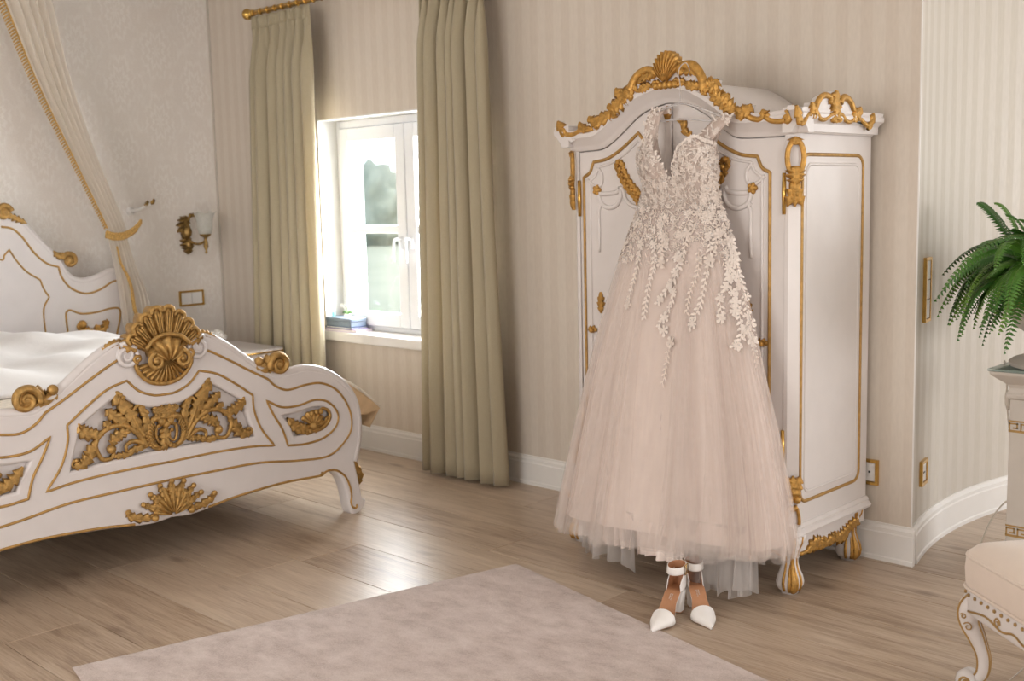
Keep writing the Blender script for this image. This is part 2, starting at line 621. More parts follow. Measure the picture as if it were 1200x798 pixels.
    def lathe(self, prof, c=(0, 0, 0), seg=24, square=0.0, rot=0.0):
        prof = np.asarray(prof, float)
        a = np.arange(seg) * 2 * PI / seg
        k = 1.0 + square * np.cos(4 * a)
        P = np.stack([np.outer(k * np.cos(a + rot), prof[:, 0]), np.outer(k * np.sin(a + rot), prof[:, 0]), np.outer(np.ones(seg), prof[:, 1])], 2) + np.asarray(c)
        return self.grid(P, True)

    def sweep(self, F, pts, prof):
        """moulding: profile points (offset along the path normal, out from the plane) carried along pts"""
        pts = np.asarray(pts, float)
        T = np.gradient(pts, axis=0)
        T /= np.linalg.norm(T, axis=1, keepdims=True) + 1e-12
        Nn = np.stack([-T[:, 1], T[:, 0]], 1)
        rows = [np.column_stack([pts + Nn * a, np.full(len(pts), b)]) for a, b in prof]
        P = np.stack(rows, 0)
        sh = P.shape
        n0 = self.n
        self.grid(tf(F, P.reshape(-1, 3)).reshape(sh), True)
        k = len(pts)
        self.f.append(tuple(n0 + i * k for i in range(len(prof))))
        self.f.append(tuple(n0 + i * k + k - 1 for i in range(len(prof)))[::-1])
        return self

    def build(self, name, mat, parent=None, smooth=True, sharp=None):
        v = np.concatenate(self.v)
        if parent is not None:
            v = v - ORIGIN[parent.name]
        me = bpy.data.meshes.new(name)
        me.from_pydata(v.tolist(), [], self.f)
        me.materials.append(mat)
        if smooth:
            me.polygons.foreach_set('use_smooth', [True] * len(me.polygons))
            if sharp is not None:
                me.set_sharp_from_angle(angle=math.radians(sharp))
        me.update()
        return link(name, me, parent)


def link(name, me, parent=None):
    o = bpy.data.objects.new(name, me)
    COL.objects.link(o)
    if parent is not None:
        o.parent = parent
        ORIGIN[o.name] = ORIGIN[parent.name]
    else:
        ORIGIN[o.name] = np.zeros(3)
    return o


def recalc(o):
    bm = bmesh.new()
    bm.from_mesh(o.data)
    bmesh.ops.remove_doubles(bm, verts=bm.verts, dist=1e-5)
    bmesh.ops.recalc_face_normals(bm, faces=bm.faces)
    bm.to_mesh(o.data)
    bm.free()
    return o


def board(name, loops, F, w0, w1, mat, parent=None, bevel=0.006, smooth=True):
    """flat shape (first loop the outline, others holes) with thickness w0..w1 along the plane normal"""
    cu = bpy.data.curves.new(name, 'CURVE')
    cu.dimensions = '2D'
    cu.fill_mode = 'BOTH'
    cu.extrude = max((w1 - w0) / 2 - bevel, 0.0005)
    cu.bevel_depth = bevel
    cu.bevel_resolution = 2
    cu.offset = -bevel
    for lp in loops:
        sp = cu.splines.new('POLY')
        sp.points.add(len(lp) - 1)
        for q, p in zip(sp.points, lp):
            q.co = (p[0], p[1], 0, 1)
        sp.use_cyclic_u = True
    tmp = bpy.data.objects.new(name, cu)
    COL.objects.link(tmp)
    dg = bpy.context.evaluated_depsgraph_get()
    me = bpy.data.meshes.new_from_object(tmp.evaluated_get(dg))
    bpy.data.objects.remove(tmp)
    bpy.data.curves.remove(cu)
    me.name = name
    n = len(me.vertices)
    co = np.empty(n * 3)
    me.vertices.foreach_get('co', co)
    co = co.reshape(-1, 3)
    co[:, 2] += (w0 + w1) / 2
    co = tf(F, co)
    if parent is not None:
        co = co - ORIGIN[parent.name]
    me.vertices.foreach_set('co', co.ravel())
    me.materials.clear()
    me.materials.append(mat)
    if smooth:
        me.polygons.foreach_set('use_smooth', [True] * len(me.polygons))
        me.set_sharp_from_angle(angle=math.radians(35))
    me.update()
    return link(name, me, parent)


def bevelled(o, w=0.006, seg=2):
    md = o.modifiers.new('bevel', 'BEVEL')
    md.width = w
    md.segments = seg
    md.limit_method = 'ANGLE'
    return o


def boxobj(name, lo, hi, mat, parent=None, bev=0.0, F=WORLD):
    o = MB().box(lo, hi, F).build(name, mat, parent, smooth=False)
    if bev:
        bevelled(o, bev)
    return o


def struct(o):
    o['kind'] = 'structure'
    return o


def solid(o, t):
    md = o.modifiers.new('thickness', 'SOLIDIFY')
    md.thickness = t
    md.offset = 0
    return o


def rrect(u0, v0, u1, v1, r, n=6):
    out = []
    for (cx, cy, a0) in ((u1 - r, v1 - r, 0), (u0 + r, v1 - r, 90), (u0 + r, v0 + r, 180), (u1 - r, v0 + r, 270)):
        for k in range(n + 1):
            a = math.radians(a0 + 90 * k / n)
            out.append((cx + r * math.cos(a), cy + r * math.sin(a)))
    return out



# ------------------------------------------------------------------ the room
floor = struct(boxobj('floor', (-0.2, -7.0, -0.06), (9.6, 2.9, -0.016), M['dark']))
PITCH, LEN = 0.3055, 2.15
row = 0
y = -0.657 - 21 * PITCH
while y < 2.8:
    y0, y1 = max(y, -7.0), min(y + PITCH, 2.8)
    xs0 = 0.0 if y < -0.01 else 4.86
    off = {20: -0.72, 19: 0.05, 18: 0.92, 17: 0.88, 21: -0.30}.get(row, (row * 0.83) % LEN)
    x = off - LEN
    while x < 9.5:
        a, b = max(x, xs0), min(x + LEN, 9.5)
        if b - a > 0.03:
            g = 0.0011
            pl = MB().box((a + g, y0 + g, -0.016), (b - g, y1 - g, 0.0)).build('plank', M['oak'], floor, smooth=False)
            bevelled(pl, 0.0012, 1)
        x += LEN
    y += PITCH
    row += 1

wall_back = MB()
for lo, hi in (((-0.34, 0, 0), (1.18, 0.34, 3.0)), 
               ((1.18, 0, 0), (2.52, 0.34, 0.655)), ((1.18, 0, 2.02), (2.52, 0.34, 3.0))):
    wall_back.box(lo, hi)
wc = [(2.52, 0), (5.029, 0), (5.000, 0.09), (4.981, 0.16), (4.952, 0.34), (2.52, 0.34)]
wall_back.add([(x, y_, z) for z in (0, 3.0) for x, y_ in wc], [(5, 4, 3, 2, 1, 0), (6, 7, 8, 9, 10, 11)] + [(i, (i + 1) % 6, 6 + (i + 1) % 6, 6 + i) for i in range(6)])
struct(wall_back.build('wall_back', M['stripe_paper'], smooth=False))
struct(boxobj('wall_left', (-0.34, -7.0, 0), (0, 0, 3.0), M['damask']))
struct(boxobj('ceiling', (-0.34, -7.3, 3.0), (9.9, 3.0, 3.1), M['plaster']))

wb = MB()
BW = BAY_R + 0.018


def arc_block(a0, a1, z0, z1, r0=BW, r1=BW + 0.22):
    a = np.radians(np.linspace(a0, a1, max(2, int(abs(a1 - a0) / 2.0) + 1)))
    rows = []
    for r, z in ((r0, z0), (r0, z1), (r1, z1), (r1, z0)):
        rows.append(np.stack([BAY_C[0] + r * np.cos(a), BAY_C[1] + r * np.sin(a), np.full(len(a), z)], 1))
    P = np.stack(rows, 0)
    P[2:, :, 1] = np.maximum(P[2:, :, 1], 0.002)
    n0 = wb.n
    wb.grid(P, True)
    k = len(a)
    wb.f.append((n0, n0 + k, n0 + 2 * k, n0 + 3 * k))
    wb.f.append((n0 + k - 1, n0 + 4 * k - 1, n0 + 3 * k - 1, n0 + 2 * k - 1))


END = 180 + math.degrees(math.asin(BAY_C[1] / BW))
holes = [(73, 103), (27, 57), (-7, 23)]
edges = [(103, END), (57, 73), (23, 27), (180 - END, -7)]
for a0, a1 in edges:
    arc_block(a1, a0, 0, 3.0)
for a0, a1 in holes:
    arc_block(a1, a0, 0, 0.62)
    arc_block(a1, a0, 2.28, 3.0)
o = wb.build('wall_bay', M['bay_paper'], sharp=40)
struct(recalc(o))

wr = MB()
for lo, hi in (((9.5, -7.0, 0), (9.8, -4.8, 3.0)), ((9.5, -2.0, 0), (9.8, 0.34, 3.0)), ((9.5, -4.8, 0), (9.8, -2.0, 0.6)), ((9.5, -4.8, 2.4), (9.8, -2.0, 3.0)),
               ((BAY_C[0] + 2.03, 0.0, 0), (9.5, 0.3, 3.0))):
    wr.box(lo, hi)
struct(wr.build('wall_right', M['stripe_paper'], smooth=False))
wr = MB()
for lo, hi in (((-0.34, -7.3, 0), (3.2, -7.0, 3.0)), ((6.0, -7.3, 0), (9.8, -7.0, 3.0)), ((3.2, -7.3, 0), (6.0, -7.0, 0.6)), ((3.2, -7.3, 2.4), (6.0, -7.0, 3.0))):
    wr.box(lo, hi)
struct(wr.build('wall_rear', M['stripe_paper'], smooth=False))

# skirting boards
PROF = [(0, 0), (-0.022, 0), (-0.022, 0.016), (-0.018, 0.021), (-0.018, 0.116), (-0.014, 0.121), (-0.014, 0.136), (-0.006, 0.146), (-0.005, 0.155), (0, 0.155)]
struct(recalc(MB().sweep(WORLD, [(0.0, 0.0), (2.5, 0.0), (5.045, 0.0)], PROF).build('baseboard_back', M['trim'], sharp=30)))
aa = np.radians(np.linspace(END - 0.6, 103, 44))
arc = np.stack([BAY_C[0] + BW * np.cos(aa), BAY_C[1] + BW * np.sin(aa)], 1)
struct(recalc(MB().sweep(WORLD, arc, PROF).build('baseboard_bay', M['trim'], sharp=30)))
struct(recalc(MB().sweep(WORLD, [(0.0, -7.0), (0.0, -3.0), (0.0, 0.0)], PROF).build('baseboard_left', M['trim'], sharp=30)))
struct(boxobj('trim_1', (0.0, -0.012, 0.155), (0.012, 0.0, 3.0), M['stone']))
struct(boxobj('trim_2', (5.026, -0.0015, 0.155), (5.0315, 0.003, 3.0), M['trim']))

# window in the back wall
win = thing('window_1', None, None, (1.85, 0.16, 0.655))
win['kind'] = 'structure'
rv = MB()
rv.box((1.18, 0.0005, 0.70), (1.186, 0.34, 2.02)).box((2.514, 0.0005, 0.70), (2.52, 0.34, 2.02)).box((1.18, 0.0005, 2.012), (2.52, 0.34, 2.02))
rv.build('reveal', M['plaster'], win, smooth=False)
boxobj('window_sill', (1.15, -0.035, 0.655), (2.55, 0.16, 0.715), M['trim'], win, 0.008)
YF = 0.14
fr = MB()
fr.box((1.186, YF, 0.715), (1.225, YF + 0.08, 2.012)).box((2.475, YF, 0.715), (2.514, YF + 0.08, 2.012))
fr.box((1.225, YF, 0.715), (2.475, YF + 0.08, 0.745)).box((1.225, YF, 1.965), (2.475, YF + 0.08, 2.012))
bevelled(fr.build('window_frame', M['pvc'], win, smooth=False), 0.006)
for xa, xb, side in ((1.228, 1.846, 1), (1.854, 2.472, -1)):
    s = MB()
    d = 0.082
    za, zb = 0.748, 1.962
    s.box((xa, YF - 0.018, za), (xa + d, YF + 0.06, zb)).box((xb - d, YF - 0.018, za), (xb, YF + 0.06, zb))
    s.box((xa + d, YF - 0.018, za), (xb - d, YF + 0.06, za + d)).box((xa + d, YF - 0.018, zb - d), (xb - d, YF + 0.06, zb))
    sash = bevelled(s.build('sash', M['pvc'], win, smooth=False), 0.006)
    boxobj('muntin', (xa + d, YF - 0.008, 1.318), (xb - d, YF + 0.05, 1.366), M['pvc'], sash, 0.004)
    boxobj('pane', (xa + d - 0.005, YF + 0.024, za + d - 0.005), (xb - d + 0.005, YF + 0.030, 1.319), M['glass'], sash)
    boxobj('pane', (xa + d - 0.005, YF + 0.024, 1.365), (xb - d + 0.005, YF + 0.030, zb - d + 0.005), M['glass'], sash)
    hx = xb - 0.042 if side > 0 else xa + 0.042
    h = MB()
    h.box((hx - 0.014, YF - 0.030, 1.225), (hx + 0.014, YF - 0.017, 1.300))
    hp = cr([(hx, YF - 0.03, 1.285), (hx, YF - 0.066, 1.287), (hx - 0.006 * side, YF - 0.076, 1.268), (hx - 0.012 * side, YF - 0.078, 1.20), (hx - 0.010 * side, YF - 0.078, 1.150)], 6)
    h.tube(hp, 0.009, 8)
    h.build('handle', M['pvc'], sash)
boxobj('meeting_gap', (1.845, YF - 0.004, 0.748), (1.855, YF + 0.02, 1.962), M['slate'], win)

# windows of the round bay
for n_w, (a0, a1) in enumerate(holes):
    am = math.radians((a0 + a1) / 2)
    wv = thing('window_%d' % (n_w + 2), None, None, (BAY_C[0] + BW * math.cos(am), BAY_C[1] + BW * math.sin(am), 0.62))
    wv['kind'] = 'structure'
    hw_w = BW * math.sin(math.radians(14.9))
    rr0 = BW * math.cos(math.radians(15)) + 0.16
    WVF = frame((BAY_C[0] + rr0 * math.cos(am), BAY_C[1] + rr0 * math.sin(am), 0), (math.sin(am), -math.cos(am), 0), (0, 0, 1))
    f_ = MB()
    for lo, hi in (((-hw_w, 0.62, 0), (-hw_w + 0.07, 2.28, 0.05)), ((hw_w - 0.07, 0.62, 0), (hw_w, 2.28, 0.05)), ((-hw_w, 0.62, 0), (hw_w, 0.69, 0.05)),
                   ((-hw_w, 2.21, 0), (hw_w, 2.28, 0.05)), ((-0.05, 0.62, 0), (0.05, 2.28, 0.05))):
        f_.box(lo, hi, WVF)
    f_.build('window_frame', M['pvc'], wv, smooth=False)
    for s_ in (-1, 1):
        lo, hi = sorted((s_ * 0.05, s_ * (hw_w - 0.07)))
        boxobj('pane', (lo, 0.69, 0.02), (hi, 2.21, 0.026), M['glass'], wv, 0, WVF)

# outside
struct(boxobj('lawn', (-140, 1.2, -0.55), (60, 140, -0.5), M['lawn']))


def bumpy_crown(c, r, seed, sc=(1, 1, 1), amp=0.22, sub=4):
    bm = bmesh.new()
    bmesh.ops.create_icosphere(bm, subdivisions=sub, radius=1.0)
    rg = np.random.default_rng(seed)
    dirs = rg.normal(size=(60, 3))
    dirs /= np.linalg.norm(dirs, axis=1, keepdims=True)
    v = np.array([q.co[:] for q in bm.verts])
    d = (v @ dirs.T)
    k = np.exp(-((1 - d) / 0.035)).max(1)
    rad = 1 - amp + 2 * amp * k
    v = v * rad[:, None] * np.array(sc) * r + np.array(c)
    f = [tuple(q.index for q in fc.verts) for fc in bm.faces]
    bm.free()
    return v, f


TR = [(-35.6, 30.0, 1.9, 2.5, 'pale green tree on the far lawn, leftmost through the window'),
      (-32.0, 38.0, 2.0, 2.6, 'pale green rounded tree on the lawn, seen in the middle of the left pane'),
      (-29.6, 30.2, 2.0, 2.7, 'pale green tree on the far lawn beside the window meeting stile'),
      (-25.2, 38.0, 1.8, 2.6, 'pale green tree on the far lawn hidden mostly by the right curtain')]
for x, yy, r, hz, lab in TR:
    t = thing('distant_tree', lab, 'tree', (x, yy, -0.5), 'trees across the lawn')
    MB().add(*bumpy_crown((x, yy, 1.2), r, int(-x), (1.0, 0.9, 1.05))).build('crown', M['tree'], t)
    MB().tube([(x, yy, -0.5), (x + 0.05, yy, 0.0), (x, yy, 0.8)], [0.22, 0.18, 0.12]).build('trunk', M['bark'], t)
t = thing('lawn_shrub', 'small pale green shrub on the lawn low in the left window pane', 'shrub', (-7.0, 8.4, -0.5), None)
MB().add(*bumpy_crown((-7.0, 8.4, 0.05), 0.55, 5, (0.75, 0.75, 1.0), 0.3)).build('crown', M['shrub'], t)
MB().tube([(-7.0, 8.4, -0.5), (-7.0, 8.4, -0.3), (-7.0, 8.4, 0.0)], [0.05, 0.04, 0.03]).build('stem', M['bark'], t)

# curtain rod and curtains
YC = -0.15
rod = thing('curtain_rod', 'ribbed gold curtain rod with a turned end knob above the window', 'curtain rod', (1.85, YC, 2.70))
MB().tube([(0.76, YC, 2.70), (1.8, YC, 2.70), (3.02, YC, 2.70)], 0.017, 12).build('pole', M['polished_brass'], rod)
proto = None
for k in range(29):
    xx = 0.775 + k * 0.078
    if proto is None:
        proto = MB().tube([(xx - 0.008, YC, 2.70), (xx, YC, 2.70), (xx + 0.008, YC, 2.70)], [0.018, 0.0215, 0.018], 12).build('collar', M['polished_brass'], rod)
    else:
        c = proto.copy()
        COL.objects.link(c)
        c.location.x += k * 0.078
for sx, x0 in ((-1, 0.76), (1, 3.02)):
    pr = [(0.0, 0.022), (0.012, 0.022), (0.018, 0.012), (0.03, 0.012), (0.036, 0.026), (0.05, 0.036), (0.066, 0.034), (0.078, 0.02), (0.082, 0.002)]
    MB().tube([(x0 + sx * a, YC, 2.70) for a, _ in pr], [b for _, b in pr], 14).build('finial', M['polished_brass'], rod)
for x0 in (0.90, 2.92):
    MB().tube(cr([(x0, YC, 2.695), (x0, YC + 0.07, 2.68), (x0, 0.0, 2.66)], 6), 0.009, 8).build('bracket', M['polished_brass'], rod)


def curtain(name, label, xt0, xt1, xb0, xb1, zb, folds, seed, lean=0.0):
    t = thing(name, label, 'curtain', ((xt0 + xt1) / 2, YC, zb), 'olive curtains at the window')
    rg = np.random.default_rng(seed)
    nu, nv = folds * 18 + 1, 34
    u = np.linspace(0, 1, nu)
    w = rg.uniform(0.6, 1.5, folds)
    cum = np.concatenate([[0], np.cumsum(w)])
    cum /= cum[-1]
    ph = np.interp(u, cum, np.arange(folds + 1)) * 2 * PI
    amps = np.interp(u, (cum[:-1] + cum[1:]) / 2, rg.uniform(0.65, 1.35, folds))
    P = np.zeros((nu, nv, 3))
    for j in range(nv):
        q = j / (nv - 1)
        z = 2.658 + (zb - 2.658) * q
        s = min(1, q * 7)
        s = s * s * (3 - 2 * s)
        e = q ** 1.15
        x = (xt0 + (xt1 - xt0) * u) * (1 - e) + (xb0 + (xb1 - xb0) * u) * e
        A = 0.013 + 0.044 * s
        x = x + 0.019 * s * np.sin(2 * ph + 1.0 + 0.8 * q)
        yv = YC - 0.012 + A * amps * np.sin(ph + 0.5 * math.sin(2.2 * q + seed)) + 0.008 * np.sin(2.7 * ph) * (1 - s) + lean * q
        P[:, j] = np.stack([x, yv, np.full(nu, z)], 1)
    o = MB().grid(P).build('cloth', M['curtain'], t)
    solid(o, 0.004)
    top = MB()
    Pt = np.zeros((nu, 5, 3))
    for j in range(5):
        Pt[:, j] = P[:, 0] + np.array([0, 0, 0.012 - j * 0.018])
        Pt[:, j, 1] += -0.004 + 0.006 * np.sin(4.5 * ph) * (0.4 if j in (1, 3) else 1)
    o = top.grid(Pt).build('heading_tape', M['curtain'], t)
    solid(o, 0.004)
    return t


curtain('curtain', 'olive pleated curtain left of the window, behind the bed', 0.765, 1.385, 0.60, 1.36, 0.02, 7, 3)
curtain('curtain', 'olive pleated curtain right of the window, reaching the floor beside the wardrobe', 2.35, 2.83, 2.27, 2.90, 0.018, 7, 11)

# switches, sockets
LWF = frame((0.0, 0, 0), (0, 1, 0), (0, 0, 1))
BWF = frame((0, 0.0, 0), (1, 0, 0), (0, 0, 1))


def bay_frame(a):
    a = math.radians(a)
    p = (BAY_C[0] + BW * math.cos(a), BAY_C[1] + BW * math.sin(a), 0)
    return frame(p, (math.sin(a), -math.cos(a), 0), (0, 0, 1))


def plate(name, label, cat, F, u, v, w, h, rows, cols, loc, sock=False):
    t = thing(name, label, cat, loc)
    fw = 0.012
    fr_ = MB()
    for lo, hi in (((u - w / 2, v - h / 2, 0), (u + w / 2, v - h / 2 + fw, 0.014)), ((u - w / 2, v + h / 2 - fw, 0), (u + w / 2, v + h / 2, 0.014)),
                   ((u - w / 2, v - h / 2 + fw, 0), (u - w / 2 + fw, v + h / 2 - fw, 0.014)), ((u + w / 2 - fw, v - h / 2 + fw, 0), (u + w / 2, v + h / 2 - fw, 0.014))):
        fr_.box(lo, hi, F)
    fr_.build('gold_frame', M['polished_brass'], t, smooth=False)
    cw, ch = (w - 2 * fw) / cols, (h - 2 * fw) / rows
    for i in range(cols):
        for j in range(rows):
            a, b = u - w / 2 + fw + i * cw, v - h / 2 + fw + j * ch
            r = boxobj('rocker' if not sock else 'socket_face', (a + 0.0015, b + 0.0015, 0), (a + cw - 0.0015, b + ch - 0.0015, 0.011 if not sock else 0.009), M['trim'], t, 0.002, F)
            if sock:
                c = tf(F, [(a + cw / 2, b + ch / 2, 0.0)])[0]
                q = [tf(F, [(a + cw / 2 + 0.020 * math.cos(k), b + ch / 2 + 0.020 * math.sin(k), zz) for k in np.linspace(0, 2 * PI, 17)[:-1]]) for zz in (0.0, 0.010)]
                MB().grid(np.stack(q, 1), True).build('socket_well', M['paper'], r)
                hb = MB()
                for s_ in (-0.009, 0.009):
                    hb.box((a + cw / 2 + s_ - 0.004, b + ch / 2 - 0.004, 0.009), (a + cw / 2 + s_ + 0.004, b + ch / 2 + 0.004, 0.0102), F)
                hb.build('socket_hole', M['dark'], r, smooth=False)
    return t


plate('light_switch', 'wide white double light switch in a gold frame below the sconce', 'light switch', LWF, -0.254, 0.885, 0.185, 0.105, 1, 2, (0, -0.254, 0.885))
FB2 = bay_frame(END - 5.0)
plate('light_switch', 'tall gold framed triple light switch on the curved wall beside the fern', 'light switch', bay_frame(END - 5.2), 0, 1.10, 0.095, 0.262, 3, 1, tuple(tf(bay_frame(END - 5.2), [(0, 1.10, 0)])[0]))
plate('wall_socket', 'gold framed wall socket low on the curved wall', 'socket', bay_frame(END - 5.4), 0, 0.340, 0.095, 0.105, 1, 1, tuple(tf(bay_frame(END - 5.4), [(0, 0.34, 0)])[0]), True)
plate('wall_socket', 'gold framed wall socket low behind the right side of the wardrobe', 'socket', BWF, 4.84, 0.36, 0.095, 0.105, 1, 1, (4.84, 0, 0.36), True)

# ------------------------------------------------------------------ the bed
U0 = -1.934
FBX = 2.66
FBF = frame((FBX, 0, 0), (0, 1, 0), (0, 0, 1))
HBX = 0.17
HBF = frame((HBX, 0, 0), (0, 1, 0), (0, 0, 1))


def mir(pts):
    return [(2 * U0 - p[0], p[1]) for p in pts]


def sym(half):
    """right half listed from the centre outwards and back to the centre -> full closed loop"""
    return list(half) + mir(half)[::-1]


def mirF(F):
    """plane frame mirrored about the bed's middle"""
    o, u, v, w = F
    return (o + 2 * U0 * u, -u, v, w)


def both(fn, F=FBF):
    fn(F)
    fn(mirF(F))


bed = thing('bed', 'white rococo bed with gilded carved footboard and headboard', 'bed', (1.4, U0, 0))

# footboard outline, right half: crest, shoulder, scroll, leg, bottom edge
fo = [(-1.947,0.9642),(-1.8225,0.9511),(-1.7588,0.9616),(-1.696,0.9408),(-1.6171,0.8931),(-1.5368,0.8323),(-1.451,0.7681),(-1.3861,0.7325),(-1.3175,0.7359),(-1.2121,0.7427),(-1.1,0.7113),(-0.9999,0.6439),(-0.9402,0.5595),(-0.919,0.4582),(-0.9264,0.3527),(-0.9556,0.2591)]
fl = [(-0.9556,0.2591),(-0.9392,0.1817),(-0.9243,0.1123),(-0.9162,0.0689),(-0.8963,0.0547),(-0.9081,0.0254),(-0.936,0.0031),(-0.9632,-0.006),(-0.9889,0.008),(-1.0043,0.0627),(-1.0152,0.1227),(-1.0326,0.1721),(-1.0622,0.2139),(-1.1004,0.2359),(-1.1358,0.2282),(-1.1749,0.2182),(-1.3797,0.2258),(-1.609,0.213),(-1.7352,0.1994),(-1.8251,0.1894),(-1.8727,0.1897),(-1.9379,0.197)]
half = list(cr(fo, 6)) + list(cr(fl, 6))[1:]
half[0] = (U0, half[0][1])
half[-1] = (U0, half[-1][1])
outline = half[:-1] + mir(half)[::-1][:-1]
pan = [(-1.935,0.6812),(-1.8996,0.6777),(-1.8518,0.6828),(-1.7973,0.7049),(-1.7327,0.7508),(-1.7327,0.7508),(-1.6729,0.7177),(-1.6143,0.6807),(-1.5648,0.6472),(-1.5648,0.6472),(-1.5474,0.5896),(-1.512,0.4777),(-1.512,0.4777),(-1.7374,0.4925),(-1.9475,0.4956)]
pan = list(cr(pan, 5))
pan[0] = (U0, pan[0][1])
pan[-1] = (U0, pan[-1][1])
hole = pan + mir(pan)[::-1][1:-1]
bean = [(-1.3554,0.5454),(-1.3554,0.5454),(-1.2675,0.5474),(-1.1652,0.5586),(-1.0996,0.5364),(-1.0836,0.4993),(-1.1185,0.4641),(-1.2085,0.4395),(-1.2966,0.4385),(-1.2966,0.4385),(-1.3162,0.4936)]
bean = list(cr(bean, 5, True))
footboard = board('footboard', [outline, hole, bean, mir(bean)[::-1]], FBF, -0.075, 0.0, M['bed_lacquer'], bed, 0.012)
board('back_panel', [hole], FBF, -0.055, -0.028, M['bed_lacquer'], footboard, 0.001)
board('back_panel', [bean], FBF, -0.055, -0.026, M['bed_lacquer'], footboard, 0.001)
board('back_panel', [mir(bean)], FBF, -0.055, -0.026, M['bed_lacquer'], footboard, 0.001)

# rounded top roll
top = cr(fo, 6)[6:]
tp = [p for p in top]
both(lambda F: MB().scroll(F, np.array(tp), 0.020, 0.026, -0.022, squash=1.0).build('top_roll', M['bed_lacquer'], footboard))

# swelling apron below the lower gold line
# gilded lines
l1 = [(-1.7344,0.8945),(-1.6843,0.87),(-1.6046,0.8256),(-1.5148,0.7731),(-1.4272,0.7258),(-1.4272,0.7258),(-1.3852,0.6867),(-1.3218,0.6611),(-1.2255,0.6712),(-1.1312,0.6664),(-1.0408,0.6174),(-0.9782,0.5245),(-0.9669,0.4332),(-1.0104,0.3672),(-1.1118,0.3139),(-1.2824,0.323),(-1.497,0.352),(-1.7333,0.3578),(-1.9546,0.3604)]
l1[-1] = (U0, l1[-1][1])
l1 = cr(l1, 7)
l2 = [(-1.9571,0.7267),(-1.8836,0.7304),(-1.8196,0.7573),(-1.7689,0.8066),(-1.7689,0.8066),(-1.6818,0.7811),(-1.5909,0.7236),(-1.5094,0.6631),(-1.5094,0.6631),(-1.5066,0.5965),(-1.4738,0.505),(-1.4083,0.4158),(-1.4083,0.4158),(-1.5269,0.432),(-1.7117,0.4395),(-1.9494,0.438)]
l2[0] = (U0, l2[0][1])
l2[-1] = (U0, l2[-1][1])
l2 = cr(l2, 7)
l3 = cr([(-1.44,0.6289),(-1.44,0.6289),(-1.3588,0.5864),(-1.2678,0.5805),(-1.1734,0.5933),(-1.0979,0.5712),(-1.0464,0.5106),(-1.0596,0.4483),(-1.1359,0.4048),(-1.241,0.3943),(-1.3367,0.4032),(-1.3367,0.4032),(-1.3612,0.4819),(-1.4037,0.5548)], 6, True)
l4 = cr([(-1.1511,0.2312),(-1.1744,0.2277),(-1.3792,0.235),(-1.6083,0.2235),(-1.7264,0.2094),(-1.7627,0.2054)], 7)
l5 = cr([(-1.155,0.2303),(-1.1156,0.2437),(-1.067,0.2343),(-1.0193,0.1973),(-0.9938,0.1479),(-0.9843,0.0965),(-0.9902,0.0613),(-0.9793,0.0358),(-0.9594,0.0281),(-0.9545,0.0437)], 6)


def lines(F):
    for q, r in ((l1, 0.0054), (l2, 0.0052), (l4, 0.0056), (l5, 0.0055)):
        MB().line(F, q, r, 0.001).build('gilded_line', M['gold_line'], footboard)
    MB().line(F, l3, 0.0055, 0.001, closed=True).build('gilded_line', M['gold_line'], footboard)


both(lines)

# carved openwork of the middle panel: left half, mirrored
def C(*p):
    return p


W_ = -0.012
spec_leaf = [
    ([(-2.0405,0.5756),(-2.0727,0.6321),(-2.1047,0.6836),(-2.14,0.7434),(-2.1216,0.7559)], 0.075, 6),
    ([(-2.1009,0.6112),(-2.1336,0.6485),(-2.1709,0.677),(-2.195,0.7015)], 0.060, 5),
    ([(-2.1741,0.6315),(-2.1909,0.6384),(-2.2053,0.6549)], 0.04, 3),
    ([(-2.2089,0.6038),(-2.2489,0.6064),(-2.2858,0.6208),(-2.3074,0.6449),(-2.2987,0.6501)], 0.060, 6),
    ([(-2.2397,0.5799),(-2.2617,0.5464),(-2.2783,0.5163),(-2.3118,0.4936),(-2.3428,0.5019)], 0.062, 6),
    ([(-2.088,0.6048),(-2.1333,0.5912),(-2.1625,0.575),(-2.1758,0.5463)], 0.060, 5),
    ([(-2.183,0.5072),(-2.1485,0.5009),(-2.1174,0.502),(-2.067,0.5202)], 0.035, 4),
    ([(-2.0343,0.5746),(-2.023,0.6327),(-2.0338,0.6728),(-2.055,0.6931)], 0.045, 4),
    ([(-2.0309,0.5182),(-2.0581,0.5187),(-2.0899,0.5141),(-2.117,0.5079)], 0.035, 4),
    ([(-1.9774,0.6298),(-1.9665,0.654),(-1.9516,0.669),(-1.9412,0.6717)], 0.045, 4),
    ([(-1.9515,0.63),(-1.9574,0.6526),(-1.9822,0.6676),(-1.9947,0.6729)], 0.035, 3),
    ([(-2.0208,0.5981),(-2.0205,0.5637),(-2.0117,0.532),(-1.9861,0.5016)], 0.035, 7),
]
